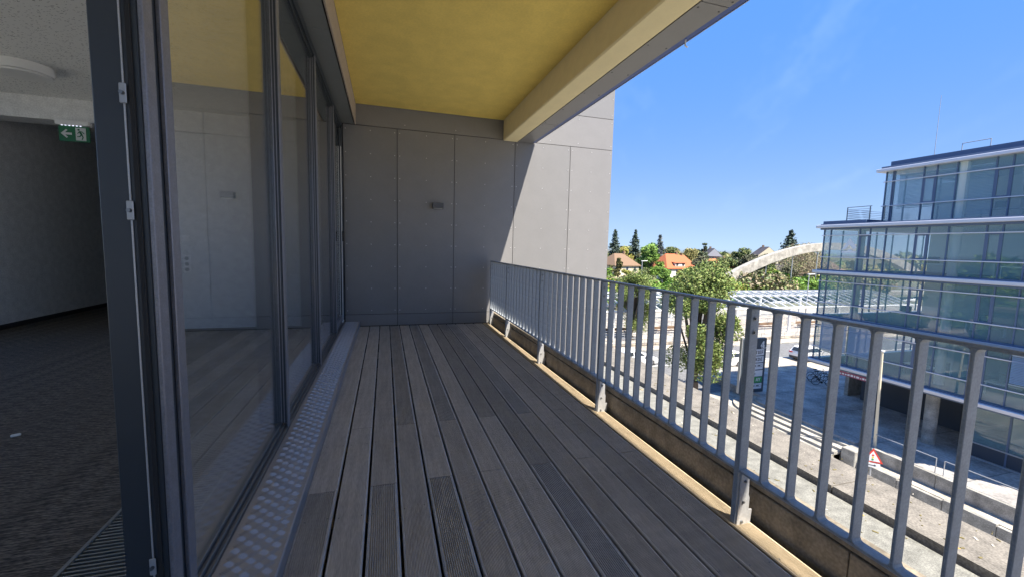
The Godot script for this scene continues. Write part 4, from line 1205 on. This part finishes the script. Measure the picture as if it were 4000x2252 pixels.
func house(label: String, at: Vector3, turn: float, w: float, d: float, eave: float, ridge: float, hip: float, wall: Material, roof: Material, dormer := false) -> void:
	var h := Node3D.new()
	h.name = numbered("house")
	add_child(h)
	tag(h, label, "house")
	h.transform = Transform3D(Basis(Vector3.UP, turn), at)
	local_part(h, "wall", MB.new().span(Vector3(-w / 2, 0, -d / 2), Vector3(w / 2, eave, d / 2)), wall)
	var e := 0.5
	var a := [Vector3(-w / 2 - e, eave - 0.1, d / 2 + e), Vector3(w / 2 + e, eave - 0.1, d / 2 + e), Vector3(w / 2 + e, eave - 0.1, -d / 2 - e), Vector3(-w / 2 - e, eave - 0.1, -d / 2 - e)]
	var r0 := Vector3(-w / 2 + hip, ridge, 0)
	var r1 := Vector3(w / 2 - hip, ridge, 0)
	var mid := Vector3(0, eave, 0)
	var rf := MB.new()
	rf.face([a[0], a[1], r1, r0], mid)
	rf.face([a[2], a[3], r0, r1], mid)
	rf.face([a[1], a[2], r1], mid)
	rf.face([a[3], a[0], r0], mid)
	rf.face([a[0], a[1], a[2], a[3]], Vector3(0, ridge, 0))
	for i in 4:
		var p: Vector3 = a[i]
		var q: Vector3 = a[(i + 1) % 4]
		rf.face([p, q, q - Vector3(0, 0.2, 0), p - Vector3(0, 0.2, 0)], mid)
	var ro := local_part(h, "roof", rf, roof if hip > 0.5 else roof)
	if hip < 0.5:
		for s in [-1, 1]:
			local_part(h, "gable", MB.new().extrude([Vector2(-d / 2, eave), Vector2(d / 2, eave), Vector2(0, ridge - 0.25)], 0.1, Transform3D(Basis(Vector3(0, 0, 1), Vector3.UP, Vector3(-1, 0, 0)), Vector3(s * (w / 2 + 0.52), 0, 0))), wall)
	local_part(ro, "chimney", MB.new().span(Vector3(w * 0.18, ridge - 1.5, -0.4), Vector3(w * 0.18 + 0.7, ridge + 0.8, 0.4)), M.roof_brown)
	if dormer:
		var dm := local_part(ro, "dormer", MB.new().span(Vector3(-2.2, eave + 0.6, d / 4), Vector3(2.2, eave + 1.9, d / 2 - 0.1)), M.house_white)
		dm.name = "dormer"
		local_part(ro, "dormer_roof", MB.new().box(Vector3(0, eave + 2.0, d * 0.36), Vector3(5.2, 0.15, d * 0.32), 0.0, Basis(Vector3.RIGHT, 0.12)), roof)
		for x in [-1.4, 1.4]:
			local_part(ro, "dormer_window", MB.new().span(Vector3(x - 0.5, eave + 0.8, d / 2 - 0.11), Vector3(x + 0.5, eave + 1.7, d / 2 - 0.05)), M.window_dark)
	var n := int(w / 2.9)
	for row in 2:
		if eave < 4.5 and row == 1:
			continue
		for k in n:
			var x := -w / 2 + w * (k + 0.5) / n
			var y := eave - 2.1 - row * 3.0
			var wn := local_part(h, "window", MB.new().span(Vector3(x - 0.6, y, d / 2 - 0.02), Vector3(x + 0.6, y + 1.5, d / 2 + 0.05)), M.plate_white)
			local_part(wn, "glass_field", MB.new().span(Vector3(x - 0.48, y + 0.12, d / 2 + 0.04), Vector3(x + 0.48, y + 1.38, d / 2 + 0.07)), M.window_dark)

func houses() -> void:
	var g := GROUND
	house("white house with steep orange red hipped roof and dormer", Vector3(100.6, g, -131), 0.1, 12.0, 10, 5.6, 10.6, 3.4, M.house_white, M.roof_red, true)
	house("cream house with brown hipped roof beside the grey panel wall", Vector3(72.8, g, -121), 0.15, 9.6, 9, 6.8, 10.4, 3.0, M.house_cream, M.roof_brown)
	house("house with red gabled roof behind the white orange roofed house", Vector3(116, g, -146), 0.5, 11, 9, 5.8, 10.0, 0.0, M.house_grey, M.roof_red)
	house("low house with wide orange roof half hidden by trees", Vector3(149.0, g, -160), 0.2, 20, 9, 5.0, 8.6, 2.5, M.house_white, M.roof_red)
	house("small slate grey gabled house on the skyline", Vector3(148.5, g, -164), 1.1, 9, 7, 9.6, 13.4, 0.0, M.house_grey, M.roof_dark)
	house("cream gabled house on the skyline left of the dark conifer", Vector3(167.5, g, -152), 1.0, 12, 10, 9.8, 14.6, 0.0, M.house_cream, M.roof_dark)
	house("flat dark roofed house just left of the dark conifer", Vector3(178.0, g, -155), 0.1, 10, 9, 10.0, 12.6, 2.0, M.house_grey, M.roof_brown)
	house("house with broad brown roof behind the bare trees", Vector3(163, g, -122), 0.3, 16, 11, 5.2, 10.2, 2.5, M.house_white, M.roof_brown)
	house("low white flat roofed building behind the station canopy", Vector3(134.5, g, -104), 0.4, 13, 9, 5.2, 5.8, 4.0, M.house_white, M.roof_brown)
	house("small white house among the bare trees behind the arch", Vector3(133, g, -115), 0.3, 8, 7, 4.6, 8.0, 0.0, M.house_white, M.roof_dark)

func leaf_face(mb: MB, p: Vector3, out: Vector3, s: float, r: RandomNumberGenerator) -> void:
	var d := Vector3(r.randf_range(-1, 1), r.randf_range(-1, 1), r.randf_range(-1, 1)).normalized()
	var nn := (out * 0.8 + d).normalized()
	var t := nn.cross(Vector3(r.randf_range(-1, 1), r.randf_range(-1, 1), r.randf_range(-1, 1))).normalized()
	var u := nn.cross(t)
	var a := t * s * r.randf_range(0.8, 1.3)
	var b := u * s * r.randf_range(0.4, 0.75)
	mb.tri(p - a, p + a, p + b, nn, nn, nn)
	mb.tri(p - a, p - b, p + a, nn, nn, nn)

func limbs(mb: MB, a: Vector3, b: Vector3, r0: float, depth: int, r: RandomNumberGenerator, spread: float) -> void:
	mb.cyl(a, b, r0, r0 * 0.65, 6 if r0 > 0.05 else 4, false)
	if depth <= 0:
		return
	var d := b - a
	for k in 2 + (r.randi() % 2):
		var e := (d.normalized() + Vector3(r.randf_range(-1, 1), r.randf_range(-0.35, 0.9), r.randf_range(-1, 1)) * spread).normalized()
		limbs(mb, a.lerp(b, r.randf_range(0.7, 1.0)), b + e * d.length() * r.randf_range(0.4, 0.66), r0 * 0.55, depth - 1, r, spread)

# crown of leaf clumps spread through an ellipsoid; h = height, lo = lowest leaves
func leafy_tree(called: String, seed_: int, h: float, lo: float, wide: float, leaves: int, size: float, cols: Array, pear := 0.0) -> Node3D:
	var r := RandomNumberGenerator.new()
	r.seed = seed_
	var o := Node3D.new()
	o.name = called
	var wood := MB.new()
	wood.cyl(Vector3.ZERO, Vector3(0.1, lo + 0.5, 0), wide * 0.055, wide * 0.04, 8, false)
	var cr := MB.new()
	cr.colored = true
	var lobes := []
	var n := 30
	for i in n:
		var v := Vector3.ZERO
		while true:
			v = Vector3(r.randf_range(-1, 1), r.randf_range(-1, 1), r.randf_range(-1, 1))
			if v.length() < 1.0 and v.length() > 0.35:
				break
		var yy := (v.y + 1.0) * 0.5
		var k := 1.0 - pear * yy
		var p := Vector3(v.x * wide * 0.38 * k, lo + (h - lo) * (0.1 + 0.8 * yy), v.z * wide * 0.38 * k)
		lobes.append([p, wide * r.randf_range(0.12, 0.22) * (0.6 + 0.4 * k)])
		limbs(wood, Vector3(0.1, lo + 0.3 + (h - lo) * 0.25 * r.randf(), 0), p, wide * 0.014, 0, r, 0.7)
	var crown := Vector3(0, (h + lo) * 0.5, 0)
	for i in leaves:
		var l: Array = lobes[r.randi() % n]
		var d := Vector3(r.randf_range(-1, 1), r.randf_range(-1, 1), r.randf_range(-1, 1)).normalized()
		var p: Vector3 = l[0] + d * l[1] * pow(r.randf(), 0.45) * Vector3(1, 0.8, 1)
		var c: Color = cols[r.randi() % cols.size()]
		var v := r.randf_range(0.75, 1.25)
		cr.tint = Color(c.r * v, c.g * v, c.b * v)
		leaf_face(cr, p, (p - crown).normalized(), size * r.randf_range(0.7, 1.3), r)
	local_part(o, "trunk", wood, M.bark)
	local_part(o, "crown", cr, M.leaf)
	return o

func conifer(called: String, seed_: int, h: float, wide: float, lo: float, size: float, cols: Array, density := 1.0, ragged := 0.3) -> Node3D:
	var r := RandomNumberGenerator.new()
	r.seed = seed_
	var o := Node3D.new()
	o.name = called
	local_part(o, "trunk", MB.new().cyl(Vector3.ZERO, Vector3(0, h, 0), wide * 0.035, 0.03, 8, false), M.bark)
	var cr := MB.new()
	cr.colored = true
	var y := lo
	while y < h - 0.1:
		var f := (y - lo) / (h - lo)
		var rad := wide * 0.5 * pow(1.0 - f, 0.85) + 0.15
		for b in int(7 + 4 * (1 - f)):
			var a := r.randf() * TAU
			var len := rad * r.randf_range(1.0 - ragged, 1.0 + ragged * 0.4)
			var d := Vector3(cos(a), 0, sin(a))
			var n := int((3 + len / size * 1.6) * density)
			for k in n:
				var t := (k + r.randf()) / float(n)
				var p := Vector3(0, y, 0) + d * len * t + Vector3(0, -len * 0.22 * t + 0.12 * len * t * t, 0) + Vector3(r.randf_range(-1, 1), r.randf_range(-0.6, 0.3), r.randf_range(-1, 1)) * size * 0.7 * (1.2 - t * 0.5)
				var c: Color = cols[r.randi() % cols.size()]
				var v := r.randf_range(0.7, 1.3)
				cr.tint = Color(c.r * v, c.g * v, c.b * v)
				leaf_face(cr, p, (d + Vector3(0, 0.6, 0)).normalized(), size * r.randf_range(0.6, 1.2), r)
		y += size * 0.9
	local_part(o, "crown", cr, M.needle)
	return o

func bare_tree(called: String, seed_: int, h: float, wide: float, cols: Array, buds: int) -> Node3D:
	var r := RandomNumberGenerator.new()
	r.seed = seed_
	var o := Node3D.new()
	o.name = called
	var w := MB.new()
	w.cyl(Vector3.ZERO, Vector3(0, h * 0.3, 0), h * 0.025, h * 0.02, 7, false)
	for k in 8:
		var a := TAU * k / 8.0 + r.randf()
		limbs(w, Vector3(0, h * r.randf_range(0.2, 0.35), 0), Vector3(cos(a) * wide * r.randf_range(0.1, 0.22), h * r.randf_range(0.42, 0.55), sin(a) * wide * r.randf_range(0.1, 0.22)), h * 0.011, 3, r, 0.8)
	local_part(o, "trunk", w, M.bark)
	var cr := MB.new()
	cr.colored = true
	for i in buds:
		var v := Vector3(r.randf_range(-1, 1), r.randf_range(-1, 1), r.randf_range(-1, 1))
		if v.length() > 1.0:
			continue
		var c: Color = cols[r.randi() % cols.size()]
		var q := r.randf_range(0.7, 1.3)
		cr.tint = Color(c.r * q, c.g * q, c.b * q)
		leaf_face(cr, Vector3(v.x * wide * 0.5, h * 0.62 + v.y * h * 0.4, v.z * wide * 0.5), v.normalized(), 0.2 * r.randf_range(0.5, 1.4), r)
	local_part(o, "crown", cr, M.twig)
	return o

func plant(proto: Node3D, label: String, at: Vector3, turn := 0.0, size := 1.0, group := "") -> void:
	var d: Node3D = proto.duplicate()
	d.name = numbered(String(proto.name))
	add_child(d)
	d.transform = Transform3D(Basis(Vector3.UP, turn).scaled(Vector3.ONE * size), at)
	tag(d, label, "hedge" if String(proto.name).contains("hedge") else "tree", group)

func trees() -> void:
	var g := GROUND
	var fresh := [Color(0.15, 0.21, 0.045), Color(0.19, 0.24, 0.06), Color(0.11, 0.17, 0.04), Color(0.2, 0.22, 0.07)]
	var bright := [Color(0.166, 0.284, 0.044), Color(0.210, 0.330, 0.060), Color(0.120, 0.226, 0.044)]
	var olive := [Color(0.150, 0.196, 0.067), Color(0.196, 0.210, 0.074), Color(0.106, 0.150, 0.060)]
	var yellow := [Color(0.330, 0.330, 0.060), Color(0.270, 0.300, 0.060), Color(0.360, 0.300, 0.090)]
	var ochre := [Color(0.300, 0.256, 0.090), Color(0.256, 0.240, 0.090), Color(0.210, 0.210, 0.074)]
	var dark := [Color(0.055, 0.086, 0.062), Color(0.070, 0.102, 0.078), Color(0.040, 0.062, 0.047)]
	var blue := [Color(0.105, 0.128, 0.128), Color(0.135, 0.150, 0.150), Color(0.075, 0.098, 0.090)]
	var brown := [Color(0.288, 0.234, 0.162), Color(0.234, 0.198, 0.126), Color(0.324, 0.270, 0.144), Color(0.216, 0.216, 0.108)]
	var near_t := leafy_tree("street_tree", 31, 12.4, 0.7, 8.4, 36000, 0.095, fresh, 0.4)
	var t_bright := leafy_tree("green_tree", 41, 16.0, 1.0, 11.5, 9000, 0.3, bright, 0.3)
	var t_olive := leafy_tree("olive_tree", 42, 12.0, 0.8, 11.0, 9000, 0.28, olive, 0.1)
	var t_olive2 := leafy_tree("grey_green_tree", 52, 12.0, 0.8, 9.0, 5500, 0.32, [Color(0.12, 0.13, 0.07), Color(0.14, 0.13, 0.08), Color(0.1, 0.11, 0.06)], 0.15)
	var t_yellow := leafy_tree("yellow_green_tree", 43, 13.5, 1.0, 8.0, 4500, 0.34, yellow, 0.25)
	var t_ochre := leafy_tree("ochre_tree", 44, 13.5, 1.0, 11.0, 4500, 0.36, ochre, 0.1)
	var poplar := leafy_tree("poplar", 45, 19.0, 1.0, 5.5, 4500, 0.32, [Color(0.08, 0.11, 0.06), Color(0.1, 0.13, 0.07)], 0.2)
	var thuja := leafy_tree("thuja", 46, 10.0, 0.2, 4.6, 3500, 0.28, [Color(0.15, 0.14, 0.05), Color(0.18, 0.16, 0.06), Color(0.12, 0.12, 0.04)], 0.75)
	var hedge := leafy_tree("hedge_bush", 47, 5.0, 0.1, 8.0, 5000, 0.26, bright, 0.0)
	var hedge2 := leafy_tree("hedge_bush", 48, 5.0, 0.1, 8.0, 5000, 0.26, yellow + bright, 0.0)
	var hedge3 := leafy_tree("hedge_bush", 49, 4.5, 0.1, 8.5, 5000, 0.26, olive + brown, 0.0)
	var spruce := conifer("spruce", 61, 20.0, 10.0, 2.0, 0.42, dark, 0.9, 0.4)
	var spruce_b := conifer("blue_spruce", 62, 19.0, 9.5, 2.0, 0.4, blue, 0.8, 0.5)
	var pine := conifer("dark_conifer", 63, 24.0, 14.0, 9.0, 0.6, dark, 1.0, 0.35)
	var bare := bare_tree("bare_tree", 71, 15.0, 13.0, brown, 5200)
	var bare2 := bare_tree("bare_tree", 72, 13.0, 12.0, brown + olive, 5200)
	plant(near_t, "fresh green street tree right behind the balcony railing", Vector3(25.2, -11.0, -28.8), 0.4, 1.0)
	plant(near_t, "fresh green street tree farther along, behind the nearest one", Vector3(29.5, g, -45.0), 2.1, 0.8)
	plant(spruce, "tall dark spruce nearest the grey panel wall", Vector3(88.3, g, -150), 0.3, 0.985)
	plant(spruce, "tall dark spruce with a long side branch, second from the wall", Vector3(97.6, g, -150), 1.9, 1.0)
	plant(spruce_b, "sparse grey blue spruce left of the orange roofed house", Vector3(109.4, g, -150), 0.8, 0.97)
	plant(t_yellow, "yellow green tree between the two dark spruces", Vector3(92.3, g, -148), 0.2, 1.06)
	plant(t_bright, "large bright green tree left of the orange roofed house", Vector3(82.6, g, -118), 0.9, 0.98)
	plant(t_yellow, "lime green tree low in front of the orange roofed house", Vector3(84.5, g, -106), 2.2, 0.45)
	plant(thuja, "pointed brown green thuja in front of the cream house", Vector3(64.6, g, -107), 0.5, 1.0)
	plant(thuja, "broad brown green thuja at the foot of the grey panel wall", Vector3(58.0, g, -100), 1.5, 0.8)
	plant(t_ochre, "ochre tree on the skyline behind the orange roofed house", Vector3(137.0, g, -176), 0.4, 1.1)
	plant(t_ochre, "ochre green tree on the skyline left of the poplar", Vector3(146.5, g, -176), 1.4, 1.08)
	plant(t_olive, "dark round tree behind the grey blue spruce", Vector3(125, g, -165), 1.1, 1.15)
	plant(poplar, "narrow upright poplar on the skyline", Vector3(131.9, g, -150), 0.3, 0.92)
	plant(t_olive, "olive green tree left of the arch, tallest of its clump", Vector3(113.0, g, -112), 0.3, 1.12)
	plant(t_olive2, "grey green tree right behind the lower end of the arch", Vector3(105.0, g, -100), 1.8, 0.98)
	plant(t_olive2, "grey green tree below the cream gabled house", Vector3(121.0, g, -110), 0.8, 1.0)
	plant(t_olive, "dark olive tree directly below the middle of the arch", Vector3(107.0, g, -94), 2.6, 0.72)
	plant(t_olive2, "low grey green tree between the arch hangers", Vector3(117.0, g, -97), 2.9, 0.7)
	plant(t_olive, "round olive tree at the left foot of the arch", Vector3(93.0, g, -100), 0.6, 0.85)
	plant(t_olive2, "grey green tree right of the orange roofed house", Vector3(106.0, g, -122), 0.1, 0.9)
	plant(bare, "bare brown tree below the dark conifer, widest of the bare ones", Vector3(140.0, g, -112), 0.5, 1.05)
	plant(bare2, "bare brown tree right of the dark conifer at the office corner", Vector3(151.0, g, -118), 1.7, 1.2)
	plant(bare2, "thin bare tree behind the second arch hanger", Vector3(126.0, g, -104), 3.0, 0.82)
	plant(bare, "bare tree closest to the office corner behind the canopy", Vector3(131.0, g, -98), 2.2, 0.72)
	plant(pine, "broad dark conifer rising above the arch", Vector3(180.4, g, -150), 0.6, 0.95)
	var bush := [["bright green", hedge], ["lime green", hedge2], ["olive brown", hedge3]]
	var r := RandomNumberGenerator.new()
	r.seed = 8
	var nth := ["first", "second", "third", "fourth", "fifth", "sixth", "seventh", "eighth", "ninth", "tenth", "eleventh", "twelfth"]
	var count := [0, 0, 0]
	for i in 26:
		var x := 30.0 + i * 4.0
		var z := -72.0 - r.randf_range(0, 8) - (6 if i > 10 else 0)
		var k := (i * 7 + i / 3) % 3
		count[k] += 1
		plant(bush[k][1], "%s of the %s bushes from the left in the bank behind the station" % [nth[count[k] - 1], bush[k][0]], Vector3(x, g, z), r.randf() * TAU, r.randf_range(1.15, 1.6), "%s bushes of the bank behind the station" % bush[k][0])
	for i in 9:
		plant([t_bright, t_yellow, t_olive][i % 3], ["left", "middle", "right"][i / 3] + " " + ["bright green", "yellow green", "olive"][i % 3] + " tree on the bank behind the station hedge", Vector3(52.0 + i * 6.5, g, -92.0 - (i * 37 % 9)), i * 1.3, [0.5, 0.55, 0.6][i % 3], ["bright green", "yellow green", "olive"][i % 3] + " trees on the bank")
	# street trees beyond the end wall that the office glass mirrors
	for i in 7:
		plant(t_olive if i % 2 else t_bright, ("olive" if i % 2 else "bright green") + " street tree mirrored in the office glass", Vector3(-2.0 + (i % 3) * 4.0, g, -30.0 - i * 7.0), i * 0.9, 0.85, ("olive" if i % 2 else "bright green") + " trees mirrored in the office glass")
	# far wood along the horizon
	var w := MB.new()
	w.colored = true
	for i in 9000:
		var a := lerpf(0.15, 1.25, r.randf())
		var dist := r.randf_range(300, 380)
		var top := 9.0 + 3.5 * sin(a * 37.0) + 2.0 * sin(a * 91.0 + 1.0)
		var c: Color = (olive + ochre)[r.randi() % 6]
		w.tint = c
		leaf_face(w, Vector3(sin(a) * dist, g + top * pow(r.randf(), 0.6), -cos(a) * dist), Vector3(-sin(a), 0.5, cos(a)), r.randf_range(1.0, 2.2), r)
	var far := MeshInstance3D.new()
	far.name = "far_wood"
	far.mesh = w.mesh()
	far.material_override = M.leaf
	far.set_meta("kind", "stuff")
	tag(far, "distant olive green wood along the horizon", "wood")
	add_child(far)
	for p in [near_t, t_bright, t_olive, t_olive2, t_yellow, t_ochre, poplar, thuja, hedge, hedge2, hedge3, spruce, spruce_b, pine, bare, bare2]:
		p.free()
